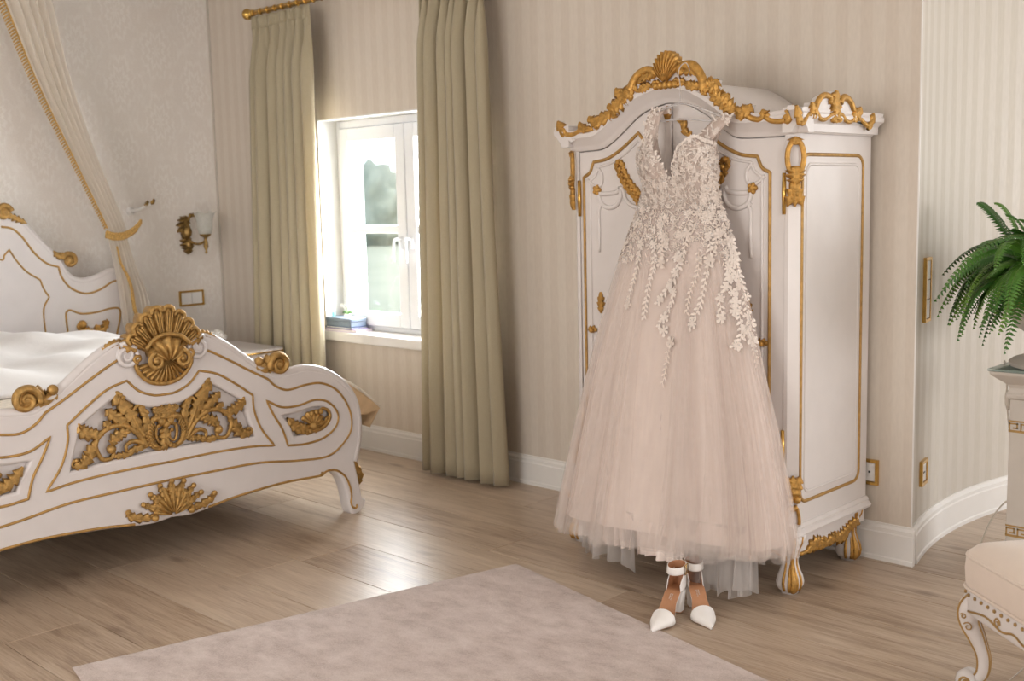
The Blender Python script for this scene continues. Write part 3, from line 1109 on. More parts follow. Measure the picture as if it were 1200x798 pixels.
spec_scroll = [
    ([(-2.0235,0.5194),(-2.0504,0.5644),(-2.088,0.6048),(-2.1351,0.6269),(-2.1833,0.6246),(-2.2236,0.6021),(-2.246,0.5644),(-2.2377,0.5255),(-2.2165,0.4982),(-2.1836,0.4989),(-2.1718,0.5178),(-2.1809,0.5362)], 0.013, 0.008, 0.020),
    ([(-2.0305,0.5241),(-2.0651,0.5473),(-2.0962,0.551),(-2.1177,0.536),(-2.114,0.5133),(-2.0968,0.5042),(-2.0871,0.5153)], 0.011, 0.006, 0.012),
    ([(-2.0325,0.5614),(-2.0605,0.6131),(-2.0774,0.654),(-2.0715,0.6871),(-2.0477,0.6945),(-2.0307,0.6783),(-2.0391,0.6626)], 0.011, 0.006, 0.011),
    ([(-1.9521,0.6198),(-1.982,0.6305),(-2.0085,0.6047),(-2.015,0.5627),(-2.0014,0.5216),(-1.9722,0.5017),(-1.9484,0.5097)], 0.016, 0.010, 0.014),
    ([(-1.9562,0.6005),(-1.9782,0.5911),(-1.9823,0.5572),(-1.9705,0.5275),(-1.9505,0.5344),(-1.9484,0.5645),(-1.9582,0.5722)], 0.008, 0.005, 0.010),
    ([(-2.127,0.7416),(-2.1464,0.7527),(-2.151,0.7367),(-2.137,0.7246)], 0.008, 0.006, 0.008),
    ([(-2.2938,0.6263),(-2.3114,0.6358),(-2.3086,0.6517),(-2.2923,0.6458)], 0.008, 0.006, 0.008),
    ([(-2.3204,0.491),(-2.3434,0.4938),(-2.3452,0.5138),(-2.3285,0.5156)], 0.008, 0.006, 0.009),
]
# flutes of the cartouche rim
cart = cr([(-1.9824,0.6246),(-2.0052,0.5998),(-2.0114,0.5621),(-1.9993,0.5255),(-1.9766,0.506)], 6)


def carve(F):
    m = MB()
    for p, w, l in spec_leaf:
        m.leaf(F, p, w, 0.020, l, W_, 0.012, 0.012)
    for p, r0, r1, b in spec_scroll:
        m.scroll(F, cr(p, 6), r0, r1, W_ + 0.006, b)
    for k in range(3, len(cart) - 2, 2):
        c = cart[k]
        n = np.array([c[0] - U0, c[1] - 0.487])
        n /= np.linalg.norm(n)
        m.scroll(F, [c - n * 0.022, c, c + n * 0.012], 0.004, 0.005, W_ + 0.018)
    m.build('carved_scrollwork', M['gold_bed'], footboard)


both(carve)

m = MB()
m.leaf(FBF, [(-1.948,0.4887),(-1.9446,0.5247),(-1.9411,0.5633),(-1.9381,0.5932)], 0.060, 0.022, 4, W_, 0.012)
m.leaf(FBF, [(-1.9379,0.6106),(-1.9352,0.6362),(-1.9325,0.6618),(-1.9313,0.6806)], 0.075, 0.022, 4, W_, 0.012, 0.010)
for q in [(-1.9553,0.6151),(-1.9179,0.6143),(-1.9375,0.6018)]:
    m.ball(tf(FBF, [(*q, 0.0)])[0], 0.018)
m.build('carved_scrollwork', M['gold_bed'], footboard)

# small pierced panels: shell with leaf tail
def bean_carving(F):
    m = MB()
    m.leaf(F, [(-1.1997,0.4662),(-1.2505,0.4672),(-1.2922,0.4897),(-1.3282,0.5303)], 0.065, 0.02, 5, -0.012, 0.01, 0.008)
    m.leaf(F, [(-1.2727,0.4563),(-1.2008,0.4468),(-1.1256,0.4714),(-1.0875,0.5099)], 0.045, 0.018, 5, -0.012, 0.01, 0.006)
    c = [(-1.192,0.4735)][0]
    m.fan(F, c, math.radians(150), math.radians(-10), lambda t: 0.072, 6, 0.022, 0.1, -0.012, back=0.01)
    m.scroll(F, cr([(-1.2153,0.4492),(-1.1415,0.453),(-1.0947,0.4887),(-1.0957,0.526),(-1.129,0.5458),(-1.1517,0.537)], 6), 0.012, 0.006, -0.002, 0.010)
    for q in [(-1.2004,0.5322),(-1.1724,0.5352),(-1.1489,0.5341)]:
        m.ball(tf(F, [(q[0], q[1], 0.004)])[0], 0.014)
    m.ball(tf(F, [(*c, 0.004)])[0], 0.02)
    m.build('carved_shell', M['gold_bed'], footboard)


both(bean_carving)

# shell crest on top
cc = (U0, [(-1.94,0.8737)][0][1])
m = MB()
ks = np.linspace(0, 1, 9)
rt = [0.188, 0.196, 0.208, 0.222, 0.232, 0.222, 0.208, 0.196, 0.188]
RC = lambda t: float(np.interp(t, ks, rt))
A0, A1, NL = math.radians(152), math.radians(28), 8
m.fan(FBF, cc, A0, A1, RC, NL, 0.045, 0.1, -0.01, 0.35, 0.0, 0.05)
for k in range(NL):
    t_ = (k + 0.5) / NL
    a = A0 + (A1 - A0) * t_
    r = RC(t_) * 0.93
    d = np.array([math.cos(a), math.sin(a)])
    n_ = np.array([-d[1], d[0]])
    p = np.array(cc) + d * r
    m.scroll(FBF, cr([p - n_ * 0.024 - d * 0.012, p - n_ * 0.016 + d * 0.008, p + d * 0.013, p + n_ * 0.016 + d * 0.008, p + n_ * 0.024 - d * 0.012], 4), 0.010, 0.010, 0.024)
    for s_ in (-1, 0, 1):
        q0, q1 = np.array(cc) + d * r * 0.45 + n_ * s_ * 0.006, np.array(cc) + d * r * 0.97 + n_ * s_ * 0.012
        m.scroll(FBF, np.linspace(q0, q1, 6), 0.003, 0.0045, 0.036)
for s_ in (-1, 1):
    m.leaf(FBF, [(cc[0] + s_ * 0.10, cc[1] + 0.07), (cc[0] + s_ * 0.15, cc[1] + 0.075), (cc[0] + s_ * 0.182, cc[1] + 0.10)], 0.07, 0.03, 4, 0.0, 0.03)
m.build('shell_crest', M['gold_bed'], footboard)
m = MB()
m.fan(FBF, (U0, cc[1] - 0.005), math.radians(160), math.radians(20), lambda t: 0.086 + 0.024 * math.sin(PI * t), 5, 0.042, 0.1, 0.034, 0.5, 0.0, 0.02)
for s_ in (-1, 1):
    m.scroll(FBF, spiral((U0 + s_ * 0.058, cc[1] + 0.004), 0.036, 0.006, PI / 2, -1.4 * s_), 0.011, 0.008, 0.062)
    m.ball(tf(FBF, [(U0 + s_ * 0.058, cc[1] + 0.004, 0.064)])[0], 0.012)
m.scroll(FBF, cr([(U0 - 0.10, cc[1] + 0.06), (U0 - 0.06, cc[1] + 0.098), (U0, cc[1] + 0.112), (U0 + 0.06, cc[1] + 0.098), (U0 + 0.10, cc[1] + 0.06)], 6), 0.009, 0.009, 0.058)
m.build('inner_shell', M['gold_bed'], footboard)
m = MB()
lip = cr([(U0 - 0.128, cc[1] + 0.012), (U0 - 0.118, cc[1] - 0.035), (U0 - 0.07, cc[1] - 0.082), (U0, cc[1] - 0.098), (U0 + 0.07, cc[1] - 0.082), (U0 + 0.118, cc[1] - 0.035), (U0 + 0.128, cc[1] + 0.012)], 8)
m.scroll(FBF, lip, 0.010, 0.010, 0.012)
m.fan(FBF, (U0, cc[1] + 0.01), math.radians(190), math.radians(350), lambda t: 0.122 - 0.018 * math.sin(PI * t), 13, 0.032, 0.04, 0.0, 0.5, 0.0, 0.01)
for s_ in (-1, 1):
    m.scroll(FBF, spiral((U0 + s_ * 0.118, cc[1] + 0.018), 0.018, 0.005, -PI / 2, 1.2 * s_, 18), 0.009, 0.007, 0.016)
m.build('crescent_lip', M['gold_bed'], footboard)

# white volutes beside the crest, gilded leaves on the shoulder, scroll ornaments
def shoulders(F):
    c = [(-1.7718,0.9087)][0]
    m = MB()
    m.scroll(F, spiral(c, 0.052, 0.006, math.radians(60), 2.1, 46), 0.012, 0.006, 0.012)
    m.ball(tf(F, [(*c, -0.01)])[0], 0.05, sc=(0.5, 1, 1))
    m.build('white_volute', M['bed_lacquer'], footboard)
    m = MB()
    m.leaf(F, [(-1.7773,0.9692),(-1.7191,0.959),(-1.6673,0.932)], 0.035, 0.012, 6, -0.012, 0.02)
    m.build('gilded_leaf', M['gold_bed'], footboard)
    m = MB()
    q = [(-1.3599,0.7827)][0]
    m.scroll(F, spiral(q, 0.054, 0.008, math.radians(200), -1.7, 40), 0.017, 0.009, -0.006, squash=1.5)
    m.ball(tf(F, [(*q, -0.02)])[0], 0.044, sc=(0.6, 1, 1))
    m.leaf(F, [(-1.3652,0.807),(-1.399,0.8039),(-1.4296,0.7791),(-1.4647,0.7856),(-1.4714,0.809)], 0.070, 0.03, 4, -0.02, 0.03)
    m.leaf(F, [(-1.3844,0.7663),(-1.4096,0.7659),(-1.43,0.772),(-1.446,0.7811)], 0.05, 0.025, 3, -0.02, 0.03)
    m.ball(tf(F, [(*[(-1.4648,0.8097)][0], -0.005)])[0], 0.022)
    m.build('scroll_ornament', M['gold_bed'], footboard)


both(shoulders)

# leaf spray at the middle of the bottom edge
m = MB()
bc = (U0, [(-1.9356,0.211)][0][1])
m.fan(FBF, bc, math.radians(172), math.radians(8), lambda t: 0.085 + 0.045 * math.sin(PI * t), 9, 0.025, 0.1, 0.0, 0.4, 0.0, 0.004)
for a, r, w in ((90, 0.150, 0.04), (68, 0.150, 0.036), (112, 0.150, 0.036), (47, 0.150, 0.036), (133, 0.150, 0.036), (28, 0.155, 0.036), (152, 0.155, 0.036)):
    a = math.radians(a)
    d = np.array([math.cos(a), math.sin(a)])
    p = np.array(bc)
    m.leaf(FBF, [p + d * 0.05, p + d * 0.10, p + d * r], w, 0.022, 4, 0.004, 0.004)
    m.ball(tf(FBF, [(*(p + d * r * 0.98), 0.014)])[0], 0.012)
for s in (-1, 1):
    m.leaf(FBF, [(U0 + s * 0.07, bc[1] + 0.012), (U0 + s * 0.13, bc[1] + 0.012), (U0 + s * 0.185, bc[1] + 0.03), (U0 + s * 0.20, bc[1] + 0.055)], 0.045, 0.016, 5, 0.002, 0.004)
    m.ball(tf(FBF, [(U0 + s * 0.20, bc[1] + 0.052, 0.01)])[0], 0.013)
    m.ball(tf(FBF, [(U0 + s * 0.085, bc[1] + 0.004, 0.012)])[0], 0.016)
m.build('leaf_spray', M['gold_bed'], footboard)

# gilded leaf down the outside of each leg
def legleaf(F):
    m = MB()
    m.leaf(F, [(-0.9558,0.2665),(-0.9235,0.2196),(-0.9018,0.1769),(-0.9116,0.1402),(-0.942,0.1052)], 0.05, 0.022, 6, -0.045, 0.03)
    m.build('leg_leaf', M['gold_bed'], footboard)
    m = MB()
    m.leaf(F, [(-1.1613,0.2251),(-1.1534,0.2347),(-1.138,0.2417)], 0.02, 0.012, 2, 0.0, 0.004)
    m.build('gilded_leaf', M['gold_bed'], footboard)


both(legleaf)

# headboard
ho = [(-1.5659,1.4605),(-1.506,1.4731),(-1.4484,1.4451),(-1.3927,1.3829),(-1.3251,1.3035),(-1.2581,1.2326),(-1.2213,1.1835),(-1.1975,1.1273),(-1.1523,1.0793),(-1.082,1.062),(-1.0017,1.0769),(-0.9121,1.1096),(-0.844,1.108),(-0.7982,1.0726),(-0.7825,0.9998),(-0.7962,0.8044)]
hc = [(U0, 1.60), (U0 + 0.12, 1.575)]
hh_ = cr(hc + ho, 6)
hh_ = [tuple(p) for p in hh_] + [(ho[-1][0], 0.25), (U0, 0.25)]
loop = hh_[:-1] + [(U0, 0.25)] + mir(hh_)[::-1][1:-1]
headboard = board('headboard', [loop], HBF, -0.08, 0.0, M['bed_lacquer'], bed, 0.012)
roll = np.array(hh_[:-2])
both(lambda F: MB().scroll(F, roll, 0.022, 0.022, -0.018, squash=1.0).build('top_roll', M['bed_lacquer'], headboard), HBF)
h1 = [(-1.5636,1.4152),(-1.4997,1.4011),(-1.4438,1.3486),(-1.3784,1.251),(-1.3092,1.186),(-1.2383,1.1596),(-1.2383,1.1596),(-1.2216,1.0939),(-1.1692,1.0252),(-1.081,0.9858),(-0.9871,1.0018),(-0.8893,1.0489),(-0.8354,1.0361),(-0.823,0.9767),(-0.8349,0.8079)]
h2 = [(-1.5845,1.2231),(-1.5567,1.2479),(-1.527,1.2788),(-1.527,1.2788),(-1.4903,1.2143),(-1.4354,1.1445),(-1.3563,1.088),(-1.3563,1.088),(-1.3393,1.0338),(-1.3096,0.982),(-1.3096,0.982),(-1.3491,0.9047),(-1.3467,0.7553)]
h3 = [(-1.2092,0.7286),(-1.2139,0.8553),(-1.2055,0.8822),(-1.1818,0.889),(-1.1163,0.8617),(-1.024,0.8612),(-0.9287,0.8774),(-0.8741,0.8766),(-0.8594,0.8519),(-0.8696,0.785),(-0.9016,0.6837)]


def hlines(F):
    for q in (cr(h1, 6), cr(h3, 6)):
        MB().line(F, q, 0.0065, 0.001).build('gilded_line', M['gold_line'], headboard)
    MB().line(F, cr([(U0, 1.32), (U0 + 0.18, 1.315)] + h2, 6), 0.0055, 0.001).build('gilded_line', M['gold_line'], headboard)
    m = MB()
    q = [(-1.1667,1.1967)][0]
    m.scroll(F, spiral(q, 0.045, 0.008, math.radians(170), -1.6, 36), 0.018, 0.010, 0.004, squash=1.2)
    m.ball(tf(F, [(*q, 0.0)])[0], 0.034, sc=(0.8, 1, 1))
    m.leaf(F, [(-1.1797,1.2286),(-1.2119,1.224),(-1.2407,1.2292),(-1.2635,1.26)], 0.05, 0.025, 4, 0.0, 0.02)
    m.build('scroll_ornament', M['gold_bed'], headboard)
    m = MB()
    q = [(-1.5418,1.4978)][0]
    m.scroll(F, spiral(q, 0.045, 0.008, math.radians(10), 1.6, 36), 0.018, 0.010, 0.004, squash=1.2)
    m.ball(tf(F, [(*q, 0.0)])[0], 0.03, sc=(0.8, 1, 1))
    m.leaf(F, [(-1.5341,1.4917),(-1.5,1.4729),(-1.4598,1.4539),(-1.411,1.4295)], 0.05, 0.02, 5, 0.0, 0.02)
    m.build('scroll_ornament', M['gold_bed'], headboard)
    m = MB()
    m.scroll(F, cr([(-1.1181,0.8021),(-1.1415,0.7852),(-1.1241,0.7555),(-1.0735,0.7274),(-1.0349,0.7106)], 5), 0.014, 0.012, 0.006, 0.01)
    m.ball(tf(F, [(*[(-1.1187,0.7932)][0], 0.01)])[0], 0.028)
    m.leaf(F, [(-1.0349,0.7106),(-1.0189,0.7476),(-1.0295,0.7847)], 0.07, 0.025, 4, 0.004)
    m.leaf(F, [(-1.0216,0.7092),(-0.9779,0.7564),(-0.9619,0.7911),(-0.9411,0.7982)], 0.055, 0.025, 5, 0.004)
    m.leaf(F, [(-1.11,0.7694),(-1.0721,0.7465),(-1.0415,0.7113)], 0.05, 0.02, 4, 0.004)
    m.build('carved_scrollwork', M['gold'], headboard)


both(hlines, HBF)
m = MB()
m.fan(HBF, (U0, 1.60), math.radians(165), math.radians(15), lambda t: 0.16 + 0.06 * math.sin(PI * t), 9, 0.04, 0.1, 0.0, 0.4, 0, 0.03)
m.build('shell_crest', M['gold_bed'], headboard)

# side rails, base, mattress
boxobj('side_rail', (0.165, -1.06, 0.26), (2.59, -1.02, 0.50), M['bed_lacquer'], bed, 0.008)
boxobj('side_rail', (0.165, 2 * U0 + 1.02, 0.26), (2.59, 2 * U0 + 1.06, 0.50), M['bed_lacquer'], bed, 0.008)
boxobj('slatted_base', (0.175, -2.8, 0.30), (2.58, -1.065, 0.42), M['bark'], bed)
boxobj('mattress', (0.19, -2.82, 0.425), (2.56, -1.05, 0.66), M['duvet'], bed, 0.05)
for yy in (-1.06, 2 * U0 + 1.06):
    m = MB()
    m.tube([(0.13, yy, 0.30), (0.13, yy, 0.15), (0.13, yy, 0.002)], [0.045, 0.036, 0.026], 12)
    m.build('leg', M['bed_lacquer'], bed)

# bedding: cream bedspread under a puffed white duvet
def height(name, mat, label, cat, x0, x1, y0, y1, zf, zbase, nx=50, ny=60, loc=None):
    xs = np.linspace(x0, x1, nx)
    ys = np.linspace(y0, y1, ny)
    P = np.zeros((nx, ny, 3))
    for i, x in enumerate(xs):
        for j, y_ in enumerate(ys):
            P[i, j] = (x, y_, zf(x, y_))
    t = tag(MB().grid(P).build(name, mat), label, cat)
    return t


def ss(a, b, x):
    t = min(1, max(0, (x - a) / (b - a)))
    return t * t * (3 - 2 * t)


def spread_z(x, y_):
    z = 0.700 + 0.006 * math.sin(6 * x + 3 * y_) * math.sin(4 * y_)
    side = max(0, y_ + 1.06)
    return z - 0.2 * side - 0.95 * side * side + 0.010 * math.sin(9 * x) * side


bs = height('bedspread', M['cream_cloth'], 'cream jacquard bedspread with tan border draped over the bed sides', 'bedspread', 0.24, 2.50, -2.84, -0.66, spread_z, 0.6)
solid(bs, 0.016)
nx = 40
P = np.zeros((nx, 5, 3))
for i, x in enumerate(np.linspace(0.24, 2.50, nx)):
    for j in range(5):
        y_ = -0.664 - j * 0.016
        P[i, j] = (x, y_ + 0.004 * math.sin(40 * x) * j / 4, spread_z(x, -0.664) - 0.008 - j * 0.022)
solid(MB().grid(P).build('tan_border', M['tan_cloth'], bs), 0.008)
P = np.zeros((12, 8, 3))
for i in range(12):
    y_ = -0.664 - 0.32 * i / 11
    zt_ = spread_z(2.5, y_) - 0.008
    zb2 = spread_z(2.5, -0.664) - 0.012 - 0.05 * i / 11 - 0.01 * math.sin(3 * i)
    for j in range(8):
        P[i, j] = (2.505 + 0.008 * math.sin(i * 1.3) * j / 7, y_, zt_ + (zb2 - zt_) * j / 7)
solid(MB().grid(P).build('tan_border', M['tan_cloth'], bs), 0.006)
m = MB()
for k in range(26):
    yy = -2.82 + 0.032 * k
    m.ball((2.505, yy, 0.706 + 0.006 * (k % 2)), 0.013)
m.build('scalloped_trim', M['fringe'], bs)


def duvet_z(x, y_):
    ex = ss(0.30, 0.60, x) * (1 - ss(1.75, 2.12, x))
    ey = ss(-2.95, -2.75, y_) * (1 - ss(-1.38, -1.06, y_))
    e = (ex * ey) ** 0.45
    h_ = 0.068 + 0.055 * math.exp(-((y_ + 1.72) / 0.28) ** 2) * (0.7 + 0.3 * math.sin(2.2 * x)) + 0.030 * math.sin(3.0 * x + 1.5 * y_) * math.sin(4.3 * y_ + 0.6)
    h_ += 0.012 * math.sin(11 * x + 5 * y_) + 0.010 * math.sin(14 * y_ - 6 * x) + 0.045 * ss(-2.0, -2.6, y_) * 0.3
    return 0.709 + h_ * e


dv = height('duvet', M['duvet'], 'puffed white cotton duvet heaped on the bed', 'duvet', 0.32, 2.10, -2.93, -1.08, duvet_z, 0.69, 70, 80)
solid(dv, 0.012)

# sheer drape of the bed canopy, gathered by a gold tieback
XD = 0.27
ld = [(-1.497,2.7225),(-1.3454,2.2728),(-1.1619,1.8405),(-0.9765,1.4152),(-0.9351,1.2923),(-0.9128,1.1315),(-0.8921,0.9422),(-0.8781,0.7352)]
rd = [(-1.2077,2.7541),(-1.1236,2.286),(-1.0007,1.8426),(-0.8567,1.4434),(-0.8277,1.2876),(-0.7815,1.1236),(-0.713,0.928),(-0.6977,0.7172)]
lz = cr(ld, 8)
rz_ = cr(rd, 8)
drape = thing('canopy_drape', 'ivory sheer bed canopy drape with gold fringe edge and gold tieback', 'drape', (XD, -0.9, 0.75))
nk, nu = len(lz), 61
P = np.zeros((nu, nk, 3))
for i, u in enumerate(np.linspace(0, 1, nu)):
    for k in range(nk):
        yv = lz[k] * (1 - u) + rz_[k] * u
        wd = rz_[k][0] - lz[k][0]
        P[i, k] = (XD + (0.010 + 0.06 * wd) * math.sin(u * 2 * PI * 5.5 + 0.3 * math.sin(k * 0.12)) + 0.02 * math.sin(PI * u), yv[0], yv[1])
MB().grid(P).build('voile_panel', M['voile'], drape)
P2 = P.copy()
P2[:, :, 0] -= 0.03 + 0.5 * (P[:, :, 0] - XD)
P2 = np.roll(P2, 7, 0)[7:]
MB().grid(P2).build('voile_panel', M['voile'], drape)
m = MB()
up = P[0, :len(lz) * 3 // 7 + 2]
m.tube(up + np.array([0.012, 0, 0]), 0.006, 6)
seg = np.linalg.norm(np.diff(up, axis=0), axis=1).sum()
acc = np.concatenate([[0], np.cumsum(np.linalg.norm(np.diff(up, axis=0), axis=1))])
for s in np.arange(0, acc[-1], 0.017):
    p = np.array([np.interp(s, acc, up[:, c]) for c in range(3)])
    L_ = 0.040 * (1 - 0.55 * s / acc[-1])
    m.tube([p + (0.012, 0, 0), p + (0.014, -L_ * 0.6, -L_ * 0.35), p + (0.016, -L_, -L_ * 0.75)], [0.0045, 0.006, 0.0045], 5)
m.build('gold_fringe', M['fringe'], drape)
m = MB()
lo = [P[int(8 + 14 * ss(0, 1, q / 19)), int(len(lz) * (0.60 + 0.40 * q / 19)) - 1] + (0.035, 0.0, 0) for q in range(20)]
lo = np.array(lo)
m.tube(cr(lo, 2), np.linspace(0.006, 0.016, len(cr(lo, 2))), 6, squash=0.5)
m.build('gold_fringe', M['fringe'], drape)
tb = cr([(-0.9935,1.3662),(-0.95,1.3514),(-0.8936,1.352),(-0.8352,1.3739),(-0.7869,1.4058),(-0.7592,1.4291)], 6)
m = MB()
tb3 = tf(frame((XD, 0, 0), (0, 1, 0), (0, 0, 1)), np.column_stack([tb, 0.055 + 0.02 * np.sin(np.linspace(0, PI, len(tb)))]))
m.tube(tb3, 0.009, 8)
for k in range(0, len(tb3)):
    p = tb3[k]
    L_ = 0.040 if k < len(tb3) * 0.75 else 0.028
    m.tube([p, p + (0.004, -0.004, -L_ * 0.6), p + (0.002, -0.006, -L_)], [0.005, 0.0075, 0.005], 5)
m.build('tieback', M['fringe'], drape)

hb = thing('curtain_holdback', 'slender wall bracket with gilded tips holding back the ivory canopy drape', 'holdback', (0.0, -0.62, 1.50))
m = MB()
bp = cr([(0.012, -0.66, 1.487), (0.05, -0.655, 1.492), (0.075, -0.62, 1.503), (0.075, -0.575, 1.527), (0.07, -0.54, 1.535)], 7)
m.tube(bp, 0.010, 8)
m.tube([(0.0, -0.66, 1.487), (0.012, -0.66, 1.487)], 0.028, 14)
m.build('arm', M['trim'], hb)
m = MB()
m.ball((0.07, -0.535, 1.540), 0.014)
m.leaf(frame((0.08, 0, 0), (0, 1, 0), (0, 0, 1)), [(-0.60, 1.515), (-0.58, 1.535), (-0.575, 1.555)], 0.03, 0.01, 3)
m.leaf(frame((0.08, 0, 0), (0, 1, 0), (0, 0, 1)), [(-0.555, 1.530), (-0.535, 1.545), (-0.530, 1.565)], 0.03, 0.01, 3)
m.build('gilded_tip', M['brass'], hb)

# wall sconce
sc = thing('wall_sconce', 'antique brass wall sconce with a frosted tulip glass shade', 'sconce', (0, -0.27, 1.32))
SF = frame((0.0, 0, 0), (0, 1, 0), (0, 0, 1))
m = MB()
m.leaf(SF, [(-0.275, 1.315), (-0.285, 1.36), (-0.275, 1.41), (-0.262, 1.445)], 0.11, 0.04, 5, 0.004, 0.0)
m.leaf(SF, [(-0.278, 1.32), (-0.272, 1.275), (-0.262, 1.23), (-0.262, 1.185)], 0.10, 0.045, 5, 0.004, 0.0)
m.ball((0.035, -0.275, 1.335), 0.034, sc=(1, 1, 1.3))
m.ball((0.035, -0.268, 1.255), 0.030)
m.leaf(frame((0.03, 0, 0), (0, 1, 0), (0, 0, 1)), [(-0.26, 1.42), (-0.235, 1.45), (-0.20, 1.44)], 0.03, 0.015, 3)
m.build('backplate', M['brass'], sc)
cx_, cy_ = 0.14, -0.20
m = MB()
m.tube(cr([(0.03, -0.265, 1.29), (0.06, -0.25, 1.262), (0.10, -0.225, 1.255), (0.13, -0.205, 1.270), (cx_, cy_, 1.29)], 6), 0.009, 8)
m.build('arm', M['brass'], sc)
m = MB()
m.lathe([(0.001, 1.185), (0.010, 1.195), (0.006, 1.21), (0.017, 1.235), (0.014, 1.27), (0.009, 1.285), (0.012, 1.295), (0.036, 1.312), (0.040, 1.320), (0.030, 1.322), (0.001, 1.318)], (cx_, cy_, 0), 18)
m.build('cup', M['brass'], sc)
m = MB()
pr = [(0.030, 1.318), (0.043, 1.33), (0.049, 1.36), (0.050, 1.40), (0.053, 1.43), (0.066, 1.458), (0.076, 1.466)]
a = np.arange(36) * 2 * PI / 36
Pm = np.stack([np.array([(cx_ + r * math.cos(t) * (1 + 0.05 * math.cos(6 * t) * (z > 1.42)), cy_ + r * math.sin(t) * (1 + 0.05 * math.cos(6 * t) * (z > 1.42)), z + (0.006 * math.cos(6 * t) if z > 1.45 else 0)) for r, z in pr]) for t in a], 0)
solid(m.grid(Pm, True).build('shade', M['frosted'], sc), 0.003)

# bedside cabinet behind the bed
ns = thing('nightstand', 'small white bedside cabinet with gold line between bed and curtain', 'nightstand', (0.78, -0.47, 0))
ntop = rrect(0.50, -0.63, 1.06, -0.235, 0.03)
NF = frame((0, 0, 0.0), (1, 0, 0), (0, 1, 0))
board('top', [ntop], NF, 0.600, 0.622, M['bed_lacquer'], ns, 0.006)
boxobj('cabinet_body', (0.53, -0.61, 0.14), (1.03, -0.255, 0.600), M['bed_lacquer'], ns, 0.01)
MB().tube([(a_[0], a_[1], 0.602) for a_ in ntop], 0.006, 6, True).build('gilded_line', M['polished_brass'], ns)
fx = boxobj('drawer', (1.0, -0.59, 0.40), (1.042, -0.285, 0.57), M['bed_lacquer'], ns, 0.006)
MB().ball((1.052, -0.467, 0.485), 0.016).build('knob', M['polished_brass'], fx)
fx = boxobj('door', (1.0, -0.59, 0.16), (1.042, -0.285, 0.385), M['bed_lacquer'], ns, 0.006)
MB().ball((1.052, -0.55, 0.28), 0.014).build('knob', M['polished_brass'], fx)
for x in (0.56, 1.0):
    for yv in (-0.59, -0.285):
        MB().tube([(x, yv, 0.15), (x, yv, 0.08), (x, yv, 0.002)], [0.03, 0.024, 0.015], 10).build('leg', M['bed_lacquer'], ns)
gl = thing('glass_ornament', 'small white cut glass flower ornament on the bedside cabinet', 'ornament', (0.70, -0.50, 0.622))
m = MB()
m.lathe([(0.03, 0.0), (0.034, 0.004), (0.012, 0.02), (0.012, 0.04), (0.02, 0.05)], (0.70, -0.50, 0.623), 14)
m.build('foot', M['trim'], gl)
for k in range(12):
    a = k * 2.4
    r = 0.020 + 0.03 * (k / 12)
    m = MB()
    cpt = (0.70 + r * math.cos(a), -0.50 + r * math.sin(a), 0.690 + 0.028 - 0.035 * k / 12)
    m.ball(cpt, 0.025, 8, 6, (1, 1, 0.75))
    m.build('petal', M['trim'], gl)

# ------------------------------------------------------------------ the wardrobe
WX0, WX1, WY0, WY1 = 3.775, 4.845, -0.60, -0.03
WFF = frame((0, WY0, 0), (1, 0, 0), (0, 0, 1))
WSF = frame((WX1, 0, 0), (0, 1, 0), (0, 0, 1))
S2 = math.sqrt(0.5)
ward = thing('wardrobe', 'white rococo two door wardrobe with gilded shell crest and ornament', 'wardrobe', (4.31, -0.31, 0))

# arched line where the cornice meets the doors
arch = [(3.7057,1.7199),(3.7899,1.7096),(3.8723,1.7074),(3.9437,1.71),(3.9983,1.7315),(4.0654,1.7749),(4.1312,1.8215),(4.1952,1.848),(4.2681,1.8616),(4.309,1.8602),(4.3692,1.85),(4.4283,1.8215),(4.4816,1.7875),(4.5435,1.7384),(4.581,1.7126),(4.6274,1.7022),(4.718,1.6981),(4.7886,1.6967),(4.8318,1.6951)]
arch = [(WX0 - 0.005, 1.715)] + [(x, z + 0.012 * max(0, (x - 4.3)) * 2 - 0.012 * max(0, 4.3 - x) * 2) for x, z in arch[1:-1]] + [(WX1 + 0.005, 1.715)]
archs = cr(arch, 6)
body_top = [(x, z + 0.055) for x, z in archs]
body = [(WX1 - 0.03, 0.25), (WX1 - 0.03, body_top[-1][1])] + body_top[::-1][3:-3] + [(WX0 + 0.03, body_top[0][1]), (WX0 + 0.03, 0.25)]
carcass = board('carcass', [body], WFF, -(WY1 - WY0) + 0.0, -0.03, M['lacquer'], ward, 0.004)
# corner posts and side walls
for x, sx in ((WX1 - 0.045, 1), (WX0 + 0.0, -1)):
    pp = [(x, WY0 + 0.0 + (0.03 if sx > 0 else 0.03)), (x + 0.045, WY0 + 0.03), (x + 0.045, WY1), (x, WY1)]
    if sx > 0:
        pp = [(x, WY0 - 0.004), (x + 0.015, WY0 - 0.004), (x + 0.045, WY0 + 0.026), (x + 0.045, WY1), (x, WY1)]
    else:
        pp = [(x, WY0 + 0.026), (x + 0.03, WY0 - 0.004), (x + 0.045, WY0 - 0.004), (x + 0.045, WY1), (x, WY1)]
    board('side_wall', [pp], WORLD, 0.25, 1.715, M['lacquer'], ward, 0.003)
